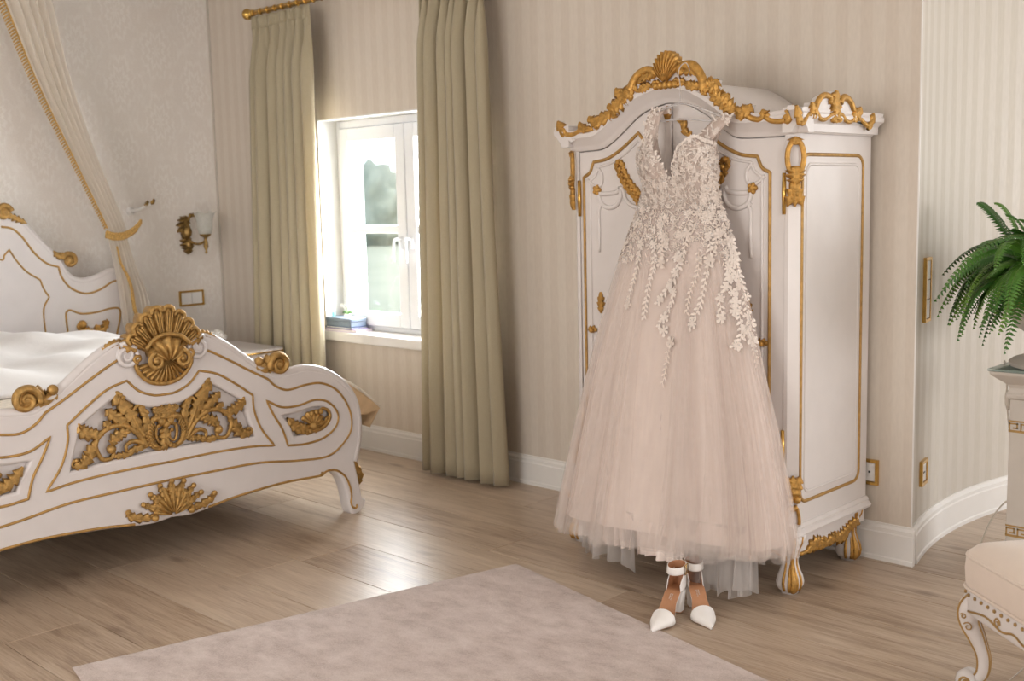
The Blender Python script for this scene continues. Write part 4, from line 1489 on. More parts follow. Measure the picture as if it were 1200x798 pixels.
# side panel mouldings
sp = [(-0.577,1.6411),(-0.1075,1.6409)]
b0 = [(-0.5443,0.3489),(-0.0877,0.3481)]
yl, yr = (sp[0][0] + b0[0][0]) / 2, (sp[1][0] + b0[1][0]) / 2
zt, zb_ = 1.640, 0.345
MB().line(WSF, rrect(yl, zb_, yr, zt, 0.045), 0.007, 0.001, closed=True).build('gilded_line', M['gold_line'], ward)
MB().line(WSF, rrect(yl + 0.032, zb_ + 0.035, yr - 0.032, zt - 0.035, 0.03), 0.0055, 0.0, closed=True).build('panel_bead', M['lacquer'], ward)
board('side_panel', [rrect(yl + 0.036, zb_ + 0.04, yr - 0.036, zt - 0.04, 0.03)], WSF, -0.004, 0.003, M['lacquer'], ward, 0.002)

# doors
XC = 4.285
gap = 0.003
for side in (-1, 1):
    if side < 0:
        xs = (WX0 + 0.047, XC - 0.017)
    else:
        xs = (XC + 0.017, WX1 - 0.047)
    tops = [(x, z - 0.004) for x, z in archs if xs[0] < x < xs[1]]
    za_ = float(np.interp(xs[0], archs[:, 0], archs[:, 1])) - 0.004
    zc_ = float(np.interp(xs[1], archs[:, 0], archs[:, 1])) - 0.004
    loop = [(xs[0], 0.29), (xs[1], 0.29), (xs[1], zc_)] + tops[::-1] + [(xs[0], za_)]
    door = board('door', [loop], WFF, -0.028, 0.0, M['lacquer'], ward, 0.003)
    # gilded panel line: outer notch, rise to the peak near the middle
    gl_ = [(3.8435,1.5884),(3.8435,1.5884),(3.8767,1.6069),(3.8973,1.6485),(3.8973,1.6485),(3.9755,1.6611),(4.0544,1.7008),(4.1337,1.7562),(4.1337,1.7562),(4.1738,1.7051),(4.2051,1.6573)]
    sh = 0.0
    gl_ = [(x, z) for x, z in gl_]
    xin = XC - 0.075
    pts = [(gl_[0][0], 0.40)] + gl_ + [(xin, gl_[-1][1] - 0.06), (xin, gl_[-1][1] - 0.06), (xin, 0.40), (xin, 0.40)]
    loopd = cr([(gl_[0][0], 0.40)] + pts, 6)
    if side > 0:
        loopd = np.array([(2 * XC - x + 0.01, z - 0.01) for x, z in loopd])
    MB().line(WFF, loopd, 0.007, 0.001, closed=True).build('gilded_line', M['gold_line'], door)
    inner = [(3.876,1.5696),(3.876,1.5696),(3.9079,1.5952),(3.9247,1.6281),(3.9247,1.6281),(3.9921,1.6422),(4.0651,1.6762),(4.1311,1.7242),(4.1311,1.7242)]
    q = cr([(inner[0][0], 0.45), (inner[0][0], 0.45)] + inner, 6)
    loops_ = [(3.8644,1.577),(3.899,1.5512),(3.9371,1.5547),(3.9424,1.5941),(3.9178,1.6284)]
    swag = [(3.916,1.5313),(3.9411,1.5167),(4.0183,1.522),(4.0354,1.5391),(4.0404,1.5042),(4.0175,1.4697),(3.9778,1.4596),(3.9403,1.4752),(3.9248,1.5064),(3.9273,1.5196)]
    ribbon = [(4.0354,1.5408),(4.0542,1.5299),(4.0648,1.495),(4.0953,1.4686),(4.1387,1.4551)]
    drop = [(3.9243,1.4798),(3.9321,1.4664),(3.9236,1.4443),(3.9245,1.3642),(3.9229,1.2748)]
    rib2 = [(3.8758,1.5607),(3.8986,1.5317),(3.942,1.5677),(3.9516,1.5938),(3.9269,1.6228)]
    m = MB()
    fx_ = (lambda p: np.array(p)) if side < 0 else (lambda p: np.array([(2 * XC - x + 0.01, z - 0.01) for x, z in p]))
    m.line(WFF, fx_(q), 0.006, 0.0)
    m.line(WFF, fx_(cr(loops_, 6)), 0.007, 0.001)
    m.line(WFF, fx_(cr(swag, 6)), 0.010, 0.001)
    m.line(WFF, fx_(cr(ribbon, 6)), 0.009, 0.001)
    m.line(WFF, fx_(cr(drop, 6)), 0.008, 0.001)
    m.build('carved_ribbon', M['lacquer'], door)
    # rosette and garland
    rc = fx_([(3.916,1.5331)])[0]
    m = MB()
    m.ball(tf(WFF, [(*rc, 0.006)])[0], 0.014, sc=(1, 0.7, 1))
    for k in range(5):
        a = k * 2 * PI / 5
        m.ball(tf(WFF, [(rc[0] + 0.013 * math.cos(a), rc[1] + 0.013 * math.sin(a), 0.004)])[0], 0.010, 8, 6)
    m.build('rosette', M['gold'], door)
    gp = fx_(cr([(4.0314,1.6432),(4.055,1.5905),(4.0853,1.5465),(4.1177,1.5156),(4.1477,1.4807)], 6))
    m = MB()
    for k in range(0, len(gp) - 2, 3):
        d = gp[k + 2] - gp[k]
        d /= np.linalg.norm(d)
        n_ = np.array([-d[1], d[0]])
        m.ball(tf(WFF, [(*gp[k], 0.008)])[0], 0.011, 8, 6)
        for s in (-1, 1):
            m.leaf(WFF, [gp[k] - d * 0.01, gp[k] + n_ * s * 0.013 + d * 0.010, gp[k] + n_ * s * 0.022 + d * 0.032], 0.026, 0.012, 3, 0.002)
    m.leaf(WFF, [gp[-3], gp[-1], gp[-1] + (gp[-1] - gp[-4]) * 0.7], 0.04, 0.014, 3, 0.002)
    m.build('gilded_garland', M['gold'], door)
    # leaf beside the meeting stile, key plate and knob
    lp = fx_([(4.2392,1.7998),(4.2211,1.7947),(4.2178,1.7774),(4.2271,1.7675)]) if side < 0 else np.array([(4.3277,1.794),(4.3541,1.7813),(4.3592,1.7534),(4.3802,1.7357),(4.3937,1.7471)])
    MB().leaf(WFF, lp, 0.035, 0.014, 4, 0.002).build('gilded_leaf', M['gold'], door)
    kp = [(3.9279,1.0627)][0] if side < 0 else [(4.6425,1.0689)][0]
    k2 = [(3.8818,0.9438)][0] if side < 0 else [(4.7083,0.9444)][0]
    m = MB()
    m.leaf(WFF, [(kp[0], kp[1] + 0.045), (kp[0], kp[1]), (kp[0], kp[1] - 0.045)], 0.045, 0.012, 4, 0.001, full=0.6)
    m.build('key_plate', M['gold'], door)
    m = MB()
    m.leaf(WFF, [(k2[0] + 0.025, k2[1]), (k2[0], k2[1] + 0.004), (k2[0] - 0.025, k2[1])], 0.035, 0.014, 3, 0.001, full=0.6)
    m.ball(tf(WFF, [(*k2, 0.012)])[0], 0.012, 8, 6)
    m.build('gilded_leaf', M['gold'], door)
    # hinges
    hx = WX0 + 0.047 if side < 0 else WX1 - 0.047
    for hz in (1.50, 0.55):
        MB().tube([(hx, WY0 - 0.006, hz - 0.075), (hx, WY0 - 0.006, hz), (hx, WY0 - 0.006, hz + 0.075)], [0.007, 0.009, 0.007], 8).build('hinge', M['polished_brass'], ward)
# meeting stile
zz = float(np.interp(XC, archs[:, 0], archs[:, 1]))
st = boxobj('meeting_stile', (XC - 0.015, WY0 - 0.008, 0.29), (XC + 0.015, WY0 + 0.03, zz - 0.004), M['lacquer'], ward, 0.003)
tp_ = [(4.2838,1.8506),(4.2859,1.8289),(4.2856,1.7887)]
MB().leaf(frame((0, WY0 - 0.008, 0), (1, 0, 0), (0, 0, 1)), [(XC, tp_[0][1]), (XC, tp_[1][1]), (XC, tp_[2][1])], 0.034, 0.016, 3, 0.001, full=0.8).build('gilded_drop', M['gold'], st)

# cornice: a cove moulding along the arch and along the right and left sides
CP = [(0, -0.03), (0, 0.004), (0.006, 0.010), (0.014, 0.012), (0.022, 0.020), (0.040, 0.036), (0.052, 0.052), (0.066, 0.054), (0.074, 0.048), (0.084, 0.050), (0.088, 0.03), (0.088, -0.03)]
ca = [(x, z) for x, z in archs]
ca[0] = (WX0 - 0.05, ca[0][1])
ca[-1] = (WX1 + 0.05, ca[-1][1])
recalc(MB().sweep(WFF, ca, CP).build('cornice', M['lacquer'], ward, sharp=35))
CPs = [(a, b) for a, b in CP]
recalc(MB().sweep(WSF, [(WY0 - 0.05, 1.715), (-0.3, 1.715), (WY1, 1.715)], CPs).build('cornice', M['lacquer'], ward, sharp=35))
WLF = frame((WX0, 0, 0), (0, -1, 0), (0, 0, 1))
recalc(MB().sweep(WLF, [(-WY1, 1.715), (0.3, 1.715), (-WY0 + 0.05, 1.715)], CPs).build('cornice', M['lacquer'], ward, sharp=35))
# roof under the arched cornice, following the arch to the back
roof = [(WX0 - 0.03, 1.78)] + [(x, z + 0.085) for x, z in archs[4:-4]] + [(WX1 + 0.03, 1.78)]
roof = roof + [(WX1 + 0.03, 1.72), (WX0 - 0.03, 1.72)]
board('roof', [roof[::-1]], WFF, -(WY1 - WY0), -0.032, M['lacquer'], ward, 0.004)

# pediment board behind the gilded garland of the front
GF = frame((0, WY0 - 0.045, 0), (1, 0, 0), (0, 0, 1))
crest_l = [(3.7507,1.8252),(3.7828,1.7702),(3.8302,1.7728),(3.8718,1.807),(3.9117,1.7854),(3.9522,1.8191),(4.0198,1.8401),(4.0425,1.8766),(4.0864,1.8959),(4.0684,1.9275),(4.1354,1.9361),(4.1678,1.9786),(4.2099,1.9927),(4.2378,1.9901),(4.241,2.0003),(4.272,2.0256),(4.3087,2.054),(4.3426,2.0225),(4.3742,1.993),(4.4309,1.9891),(4.4617,1.9515),(4.4808,1.9223),(4.5432,1.9246),(4.5168,1.8879),(4.5823,1.8709),(4.6054,1.8343),(4.6466,1.8059),(4.6871,1.8243),(4.6693,1.7912),(4.7185,1.7749),(4.7414,1.7991),(4.767,1.7694),(4.8146,1.761),(4.8469,1.7812),(4.8619,1.8098)]
low = [(x, z + 0.075) for x, z in archs]
pb = [(x, z) for x, z in crest_l]
pbl = [p for p in low if pb[0][0] < p[0] < pb[-1][0]]
ped = pb + [(pb[-1][0], 1.78)] + pbl[::-1] + [(pb[0][0], 1.78)]
ped = ped[::-1]
board('pediment', [ped], GF, -0.03, 0.0, M['lacquer'], ward, 0.003)

crest = MB()


def L(pts, w, lobes=4, h=0.018, **k):
    crest.leaf(GF, pts, w, h, lobes, 0.0, 0.006, k.get('curl', 0.010))


def Sc(pts, r0, r1, bud=0.0):
    crest.scroll(GF, cr(pts, 6), r0, r1, 0.004, bud)


# left run, from the corner tip to the shell
L([(3.785,1.7595),(3.7712,1.7824),(3.7598,1.8052),(3.7507,1.8252)], 0.055, 2)
Sc([(3.7805,1.773),(3.8064,1.7645),(3.8418,1.7669),(3.8654,1.7795),(3.9001,1.7774),(3.9369,1.7856)], 0.011, 0.010)
L([(3.9231,1.7821),(3.8944,1.7838),(3.8773,1.7936),(3.8696,1.814)], 0.045, 3)
L([(3.9742,1.7834),(3.9486,1.8064),(3.9295,1.8206),(3.9218,1.834)], 0.05, 3)
L([(3.9403,1.7897),(3.969,1.8094),(4.0084,1.8239),(4.0365,1.8474)], 0.065, 4)
L([(3.9576,1.8015),(3.9641,1.7883),(3.9605,1.7756)], 0.03, 2)
L([(4.0251,1.8228),(4.0476,1.8551),(4.0807,1.8737),(4.1048,1.897)], 0.075, 5)
L([(4.0452,1.8384),(4.0312,1.8605),(4.0293,1.8776)], 0.035, 2)
L([(4.0585,1.8459),(4.0527,1.8294),(4.0448,1.8164)], 0.03, 2)
L([(4.1459,1.9269),(4.1189,1.9042),(4.0866,1.9043),(4.062,1.9339)], 0.075, 5)
L([(4.0917,1.8871),(4.119,1.9083),(4.1406,1.9273),(4.1621,1.9462)], 0.060, 4)
L([(4.1243,1.9079),(4.137,1.8944),(4.1368,1.8778)], 0.035, 2)
Sc([(4.1299,1.9199),(4.1484,1.9515),(4.173,1.9781),(4.2098,1.9911),(4.2409,1.9865),(4.251,1.971),(4.2303,1.9663)], 0.020, 0.012, 0.012)
L([(4.2459,1.9714),(4.22,1.9657),(4.1938,1.9598),(4.1779,1.9407)], 0.04, 4)
Sc([(4.1567,1.9342),(4.1618,1.9198),(4.1828,1.9131),(4.2008,1.9247),(4.2248,1.9284)], 0.010, 0.008)
for p in ([(440,225),(465,212),(492,200)], [(480,210),(510,198),(535,190)], [(610,190),(640,188),(668,185)], [(655,205),(690,208),(722,200)]):
    pass
L([(4.1776,1.916),(4.2039,1.9245),(4.2403,1.9328)], 0.045, 4)
L([(4.23,1.928),(4.2609,1.9327),(4.2865,1.9353)], 0.04, 3)
L([(4.3319,1.9314),(4.3669,1.9315),(4.4014,1.9293)], 0.045, 4)
L([(4.3915,1.9262),(4.4306,1.9109),(4.4692,1.9115)], 0.045, 4)
# right run
Sc([(4.3819,1.9589),(4.3741,1.9795),(4.3919,1.9913),(4.4309,1.9875),(4.4598,1.9596),(4.4769,1.9227),(4.474,1.8915)], 0.018, 0.020, 0.012)
L([(4.382,1.9788),(4.4065,1.9725),(4.4308,1.9717),(4.4453,1.9491)], 0.045, 4)
L([(4.4645,1.9159),(4.5026,1.9048),(4.531,1.9101),(4.547,1.9266)], 0.075, 5)
L([(4.474,1.9072),(4.4835,1.8867),(4.4768,1.8755)], 0.04, 3)
L([(4.5121,1.8883),(4.5357,1.863),(4.5684,1.8503),(4.5934,1.87)], 0.075, 5)
L([(4.531,1.8672),(4.5638,1.8452),(4.5916,1.8237),(4.6193,1.8024)], 0.075, 5)
L([(4.5638,1.8413),(4.5656,1.8256),(4.5731,1.8111)], 0.035, 2)
L([(4.6101,1.8146),(4.6421,1.7969),(4.6737,1.8062),(4.6889,1.8257)], 0.060, 4)
L([(4.633,1.8053),(4.6448,1.7852),(4.6485,1.7673)], 0.045, 3)
Sc([(4.6602,1.7918),(4.6873,1.7747),(4.7186,1.7688),(4.745,1.7785)], 0.012, 0.010)
L([(4.7626,1.7735),(4.745,1.7807),(4.7406,1.7901),(4.7378,1.8039)], 0.045, 3)
Sc([(4.745,1.7747),(4.7714,1.7616),(4.8061,1.7571),(4.8275,1.7602)], 0.011, 0.010)
L([(4.819,1.7548),(4.8402,1.7683),(4.8528,1.786),(4.8619,1.8098)], 0.06, 2)
crest.build('gilded_garland', M['gold'], ward)
m = MB()
sc_ = [(4.3078,1.9294)][0]
m.fan(GF, sc_, math.radians(138), math.radians(42), lambda t: 0.080 + 0.047 * math.sin(PI * t) ** 0.9, 11, 0.026, 0.12, 0.0, 0.6, 0.0, 0.03)
for k in range(5):
    q = (sc_[0] - 0.045 + 0.0225 * k, sc_[1] - 0.004)
    m.ball(tf(GF, [(*q, 0.01)])[0], 0.016, 8, 6)
m.build('shell_crest', M['gold'], ward)

# side crest
SGF = frame((WX1 + 0.045, 0, 0), (0, 1, 0), (0, 0, 1))
sb = [(-0.6955,1.8059),(-0.6699,1.7711),(-0.6453,1.747),(-0.5958,1.7822),(-0.5795,1.8193),(-0.5609,1.7948),(-0.5229,1.8388),(-0.4826,1.8532),(-0.4386,1.837),(-0.412,1.8682),(-0.3836,1.8396),(-0.3449,1.8519),(-0.2949,1.832),(-0.2691,1.8065),(-0.2251,1.8172),(-0.2177,1.7847),(-0.1715,1.7532),(-0.1179,1.8004)]
zbase = 1.79
board('pediment', [[(sb[0][0], zbase), (sb[-1][0], zbase)] + sb[::-1]], SGF, -0.03, 0.0, M['lacquer'], ward, 0.002)
crest = MB()


def L2(pts, w, lobes=4, h=0.016):
    crest.leaf(SGF, pts, w, h, lobes, 0.0, 0.006, 0.008)


def S3(pts, r0, r1, bud=0.0):
    crest.scroll(SGF, cr(pts, 6), r0, r1, 0.004, bud)


L2([(-0.6585,1.741),(-0.673,1.76),(-0.6843,1.7816),(-0.6955,1.8043)], 0.045, 2)
S3([(-0.6619,1.7465),(-0.6453,1.7442),(-0.6289,1.7587),(-0.6125,1.776),(-0.59,1.7768)], 0.010, 0.009)
L2([(-0.5671,1.7636),(-0.5675,1.7833),(-0.5815,1.8024),(-0.5885,1.8189)], 0.065, 4)
S3([(-0.5674,1.7777),(-0.5509,1.8093),(-0.5229,1.8388),(-0.4825,1.8492),(-0.447,1.8424),(-0.4526,1.8278)], 0.013, 0.010, 0.010)
L2([(-0.4092,1.7546),(-0.4065,1.7923),(-0.4147,1.8324),(-0.4096,1.8684)], 0.095, 5)
S3([(-0.5447,1.7842),(-0.5213,1.7641),(-0.4864,1.7636),(-0.4515,1.7791),(-0.4219,1.786)], 0.009, 0.008)
S3([(-0.3747,1.8255),(-0.363,1.8435),(-0.3325,1.8478),(-0.2949,1.832),(-0.2716,1.8035)], 0.014, 0.012, 0.010)
S3([(-0.3979,1.7869),(-0.3614,1.7824),(-0.3302,1.763),(-0.2929,1.7613),(-0.2684,1.7799)], 0.009, 0.008)
L2([(-0.2614,1.7594),(-0.2621,1.7831),(-0.2372,1.7959),(-0.2238,1.8173)], 0.06, 4)
S3([(-0.2555,1.7714),(-0.2173,1.7727),(-0.1912,1.7616),(-0.1649,1.7504)], 0.009, 0.009)
L2([(-0.1539,1.7368),(-0.1415,1.7571),(-0.1291,1.7788),(-0.1192,1.7986)], 0.045, 2)
L2([(-0.4098,1.7806),(-0.3877,1.764),(-0.3826,1.7555)], 0.03, 2)
L2([(-0.4098,1.7806),(-0.4309,1.7626),(-0.4355,1.7538)], 0.03, 2)
crest.build('gilded_garland', M['gold'], ward)

# corner ornaments: ring and tassel on the right corner, its twin on the left
for cx0, sgn in ((WX1 - 0.012, 1), (WX0 + 0.012, -1)):
    CF = frame((cx0, WY0 + 0.008, 0), (S2, S2 * sgn, 0), (0, 0, 1))
    m = MB()
    zc0 = 1.628
    el = [(0.030 * math.cos(t), zc0 + 0.062 * math.sin(t)) for t in np.linspace(0, 2 * PI, 29)[:-1]]
    m.line(CF, el, 0.010, 0.010, 8, True)
    m.leaf(CF, [(0, zc0 + 0.045), (0, zc0 + 0.062), (0, zc0 + 0.075)], 0.06, 0.02, 2, 0.006)
    m.leaf(CF, [(0, zc0 - 0.03), (0, zc0 - 0.06), (0, zc0 - 0.10)], 0.075, 0.025, 4, 0.006)
    for s in (-1, 0, 1):
        m.leaf(CF, [(0.006 * s, zc0 - 0.085), (0.012 * s, zc0 - 0.13), (0.028 * s, zc0 - 0.175)], 0.045, 0.02, 3, 0.005)
    m.build('gilded_ring_and_tassel', M['gold'], ward)
    m = MB()
    z0 = 0.42
    for s in (-1, 0, 1):
        m.leaf(CF, [(0.004 * s, z0 - 0.06), (0.014 * s, z0 - 0.01), (0.028 * s, z0 + 0.035)], 0.05, 0.022, 4, 0.004)
    for s in (-1, 1):
        m.ball(tf(CF, [(s * 0.014, z0 - 0.055, 0.014)])[0], 0.016, 8, 6)
    m.scroll(CF, cr([(-0.018, z0 - 0.085), (0, z0 - 0.092), (0.018, z0 - 0.085)], 6), 0.012, 0.012, 0.006)
    m.scroll(CF, cr([(0.018, z0 - 0.09), (0.026, z0 - 0.14), (0.018, z0 - 0.19), (0.0, z0 - 0.215)], 6), 0.006, 0.008, 0.004)
    m.scroll(CF, cr([(-0.018, z0 - 0.09), (-0.026, z0 - 0.14), (-0.018, z0 - 0.19), (0.0, z0 - 0.215)], 6), 0.006, 0.008, 0.004)
    m.build('gilded_leaf_clasp', M['gold'], ward)

# base moulding and scalloped apron
BP = [(0, -0.02), (0, 0.022), (0.010, 0.026), (0.018, 0.022), (0.024, 0.012), (0.032, 0.014), (0.042, 0.006), (0.046, -0.02)]
zb0 = 0.222
recalc(MB().sweep(WFF, [(WX0 - 0.02, zb0), (XC, zb0), (WX1 + 0.02, zb0)], BP).build('base_moulding', M['lacquer'], ward, sharp=35))
recalc(MB().sweep(WSF, [(WY0 - 0.02, zb0), (-0.3, zb0), (WY1, zb0)], BP).build('base_moulding', M['lacquer'], ward, sharp=35))
recalc(MB().sweep(WLF, [(-WY1, zb0), (0.3, zb0), (-WY0 + 0.02, zb0)], BP).build('base_moulding', M['lacquer'], ward, sharp=35))
ap = cr([(-0.5839,0.1479),(-0.5097,0.1437),(-0.4687,0.1566),(-0.4053,0.1325),(-0.3412,0.1352),(-0.2905,0.1452),(-0.228,0.1326),(-0.1713,0.1546),(-0.1257,0.1707),(-0.0818,0.1569)], 5)
apo = [tuple(p) for p in ap]
apo[0] = (WY0 + 0.01, apo[0][1])
apo[-1] = (WY1 - 0.005, apo[-1][1])
board('apron', [apo + [(WY1 - 0.005, zb0 + 0.01), (WY0 + 0.01, zb0 + 0.01)]], WSF, -0.03, -0.002, M['lacquer'], ward, 0.004)
board('apron', [[(-p[0], p[1]) for p in apo][::-1] + [(-WY0 - 0.01, zb0 + 0.01), (-WY1 + 0.005, zb0 + 0.01)]], WLF, -0.03, -0.002, M['lacquer'], ward, 0.004)
front_ap = [(WX0 + 0.01, 0.14), (WX0 + 0.12, 0.155), (WX0 + 0.25, 0.185), (XC - 0.1, 0.18), (XC, 0.15), (XC + 0.1, 0.18), (WX1 - 0.25, 0.185), (WX1 - 0.12, 0.155), (WX1 - 0.01, 0.14)]
fa = [tuple(p) for p in cr(front_ap, 5)]
board('apron', [fa + [(WX1 - 0.01, zb0 + 0.01), (WX0 + 0.01, zb0 + 0.01)]], WFF, -0.03, -0.002, M['lacquer'], ward, 0.004)
m = MB()
m.line(WSF, ap[2:], 0.008, 0.0)
for p in ([(262,500),(300,455),(330,440),(352,452)], [(330,475),(352,455),(358,430),(352,415)], [(370,460),(395,435),(412,410),(408,385)], [(400,430),(435,428),(462,400),(470,380)], [(445,425),(480,385),(500,350),(545,345)]):
    pass
m.leaf(WSF, [(-0.5001,0.1413),(-0.4618,0.1593),(-0.4171,0.1586),(-0.3846,0.1566)], 0.07, 0.016, 5, -0.002)
m.leaf(WSF, [(-0.4336,0.1409),(-0.3915,0.1474),(-0.3747,0.1601),(-0.375,0.1748)], 0.05, 0.016, 4, -0.002)
m.leaf(WSF, [(-0.377,0.1366),(-0.3197,0.147),(-0.2937,0.1571),(-0.2838,0.1733)], 0.055, 0.016, 4, -0.002)
m.leaf(WSF, [(-0.2978,0.1447),(-0.246,0.1384),(-0.2014,0.1504),(-0.1565,0.1739)], 0.07, 0.016, 5, -0.002)
m.leaf(WSF, [(-0.2015,0.1541),(-0.1564,0.1686),(-0.1181,0.1727),(-0.0869,0.1695)], 0.05, 0.016, 4, -0.002)
m.build('gilded_apron_leaves', M['gold'], ward)
m = MB()
m.line(WFF, fa, 0.008, 0.0)
for s in (-1, 1):
    m.leaf(WFF, [(XC + s * 0.44, 0.15), (XC + s * 0.36, 0.175), (XC + s * 0.25, 0.19)], 0.06, 0.016, 5)
m.build('gilded_apron_leaves', M['gold'], ward)

# cabriole legs with gilded edges and acanthus foot
LEGP = [(0.001, 0.0), (0.030, 0.001), (0.031, 0.012), (0.040, 0.016), (0.047, 0.030), (0.050, 0.046), (0.046, 0.068), (0.036, 0.092), (0.029, 0.118), (0.029, 0.142), (0.038, 0.170), (0.052, 0.200), (0.056, 0.225), (0.001, 0.226)]
for lx, ly, sx, sy in ((WX1 - 0.022, WY0 + 0.012, 1, -1), (WX0 + 0.022, WY0 + 0.012, -1, -1), (WX1 - 0.045, WY1 - 0.055, 1, 1), (WX0 + 0.045, WY1 - 0.055, -1, 1)):
    leg = MB().lathe(LEGP, (lx, ly, 0), 32, -0.07, 0).build('leg', M['lacquer'], ward)
    a0 = math.atan2(-1, sx) if sy < 0 else (math.radians(-30) if sx > 0 else math.radians(210))
    m = MB()
    for da, r in ((0, 0.010), (0.82, 0.0055), (-0.82, 0.0055)):
        a = a0 + da
        k = 1 - 0.07 * math.cos(4 * a)
        m.tube([(lx + k * rr_ * math.cos(a), ly + k * rr_ * math.sin(a), z) for rr_, z in LEGP[3:-1]], [r * (1.1 if z < 0.07 else 0.75) for _, z in LEGP[3:-1]], 8)
    for da in (-0.28, 0.28):
        a = a0 + da
        m.tube([(lx + 0.96 * rr_ * math.cos(a), ly + 0.96 * rr_ * math.sin(a), z) for rr_, z in LEGP[3:9]], [0.008, 0.009, 0.009, 0.008, 0.005, 0.002], 8)
    m.build('gilded_acanthus', M['gold'], leg)

# ------------------------------------------------------------------ the wedding dress on its hanger
DL = [(4.2086,1.6765,-0.7),(4.2163,1.6191,-0.7),(4.2447,1.5422,-0.7),(4.2188,1.4697,-0.7),(4.1836,1.3865,-0.705),(4.1251,1.2508,-0.715),(4.0495,1.0075,-0.73),(3.9895,0.7763,-0.75),(3.9307,0.4861,-0.775),(3.8956,0.2665,-0.8),(3.8761,0.1125,-0.82)]
DR = [(4.5685,1.6754,-0.7),(4.5758,1.6056,-0.7),(4.5721,1.5526,-0.7),(4.5832,1.4803,-0.7),(4.6236,1.386,-0.705),(4.6742,1.2524,-0.715),(4.7384,1.0623,-0.73),(4.7979,0.8505,-0.75),(4.8631,0.6435,-0.775),(4.9173,0.4386,-0.8),(4.9575,0.264,-0.82)]
DL = np.array(DL)[::-1]
DR = np.array(DR)[::-1]


def prof_at(z):
    xl = np.interp(z, DL[:, 1], DL[:, 0])
    xr = np.interp(z, DR[:, 1], DR[:, 0])
    ys = np.interp(z, DL[:, 1], DL[:, 2])
    return xl, xr, ys


ZW = float(DL[-4, 1])   # waist
BACK = WY0 - 0.035
rf = np.random.default_rng(21)
NH = 26
FA = rf.uniform(0, 2 * PI, NH)
FW = rf.normal(0, 1, NH)


def folds(th, seed=0):
    s = 0
    for k, (n_, a) in enumerate(((9, 1.0), (14, 0.8), (22, 0.6), (31, 0.42), (47, 0.22))):
        s = s + a * np.sin(n_ * th + FA[k + 5 * seed])
    return s / 2.2


def surf(th, z, scale=1.0, fold=1.0, seed=0, drop=0.0):
    """point on the dress at angle th (0 = right, -90 deg = front) and height z"""
    th = np.asarray(th, float)
    xl, xr, ys = prof_at(z)
    xc, a = (xl + xr) / 2, (xr - xl) / 2
    q = np.clip((ZW - z) / (ZW - 0.1), 0, 1)
    bf = 0.062 + 0.105 * q ** 1.1
    up = np.clip((z - ZW) / 0.12, 0, 1)
    bf = bf + 0.02 * up
    bb = np.maximum(0.03, (BACK - ys))
    c, s = np.cos(th), np.sin(th)
    amp = (0.0 + 0.085 * q ** 0.9) * fold
    f = folds(th, seed) * amp
    cc = np.sign(c) * np.abs(c) ** 0.9
    x = xc + a * scale * cc * (1 + 0.45 * f)
    yy = np.where(s < 0, ys + bf * scale * s * (1 + 1.2 * f), ys + bb * scale * s)
    # bust
    cup = np.exp(-((z - 1.625) / 0.075) ** 2)
    dx1 = (x - 4.33) / 0.055
    dx2 = (x - 4.505) / 0.060
    yy = yy - np.where(s < 0, 0.034 * cup * (np.exp(-dx1 ** 2) + np.exp(-dx2 ** 2)), 0)
    return np.stack([x, yy, z + 0 * x], -1)


dress = thing('wedding_dress', 'blush and ivory lace wedding dress hanging on the wardrobe front', 'dress', (4.39, -0.72, 0.1))


def skirt(name, mat, zt, zb, scale, fold, seed, hem, nth=360, nz=44):
    th = np.linspace(0, 2 * PI, nth + 1)[:-1]
    P = np.zeros((nth, nz, 3))
    hv = np.array([hem(t) for t in th])
    for j in range(nz):
        t = j / (nz - 1)
        z = zt + (zb + hv - zt) * t
        P[:, j] = surf(th, z, scale, fold, seed)
    return MB().grid(P, True).build(name, mat, dress)




def pleated(name, mat, zt, zb, scale, n_, over, rad, hem, seed, nth=900, nz=40):
    """tulle layer whose pleats fold over themselves"""
    rg = np.random.default_rng(seed)
    th = np.linspace(0, 2 * PI, nth + 1)[:-1]
    k0, k1, k2 = rg.uniform(0, 6, 3)
    ph = n_ * th + 1.1 * np.sin(3 * th + k0) + 0.7 * np.sin(7 * th + k1)
    mod = 0.55 + 0.45 * np.sin(2 * th + k2) * np.sin(5 * th + k0)
    P = np.zeros((nth, nz, 3))
    hv = np.array([hem(t) for t in th])
    for j in range(nz):
        t = j / (nz - 1)
        g = min(1, 0.15 + 1.0 * t)
        z = zt + (zb + hv - zt) * t
        t2 = th + over * g * mod * np.sin(ph + 0.25 * np.sin(3 * t + k1)) / n_
        p = surf(t2, z, scale, 0.75, 1)
        out_ = np.stack([np.cos(th), np.sin(th)], 1) * (rad * g * mod * np.cos(ph))[:, None]
        p[:, :2] += out_ * np.where(np.sin(th) < 0.1, 1.0, 0.2)[:, None]
        P[:, j] = p
    return MB().grid(P, True).build(name, mat, dress)


skirt('satin_lining', M['lining'], ZW + 0.01, 0.232, 0.93, 1.0, 1, lambda t: 0.006 * math.sin(3 * t) + 0.02 * math.cos(t))
pleated('tulle_skirt', M['tulle'], ZW + 0.005, 0.185, 1.0, 16, 1.35, 0.016, lambda t: 0.008 * math.sin(5 * t + 1) + 0.006 * math.sin(11 * t) + 0.05 * math.cos(t), 3)
pleated('tulle_skirt', M['tulle'], ZW + 0.005, 0.170, 0.968, 11, 1.15, 0.014, lambda t: 0.012 * math.sin(7 * t) + 0.008 * math.sin(13 * t) + 0.045 * math.cos(t), 8)

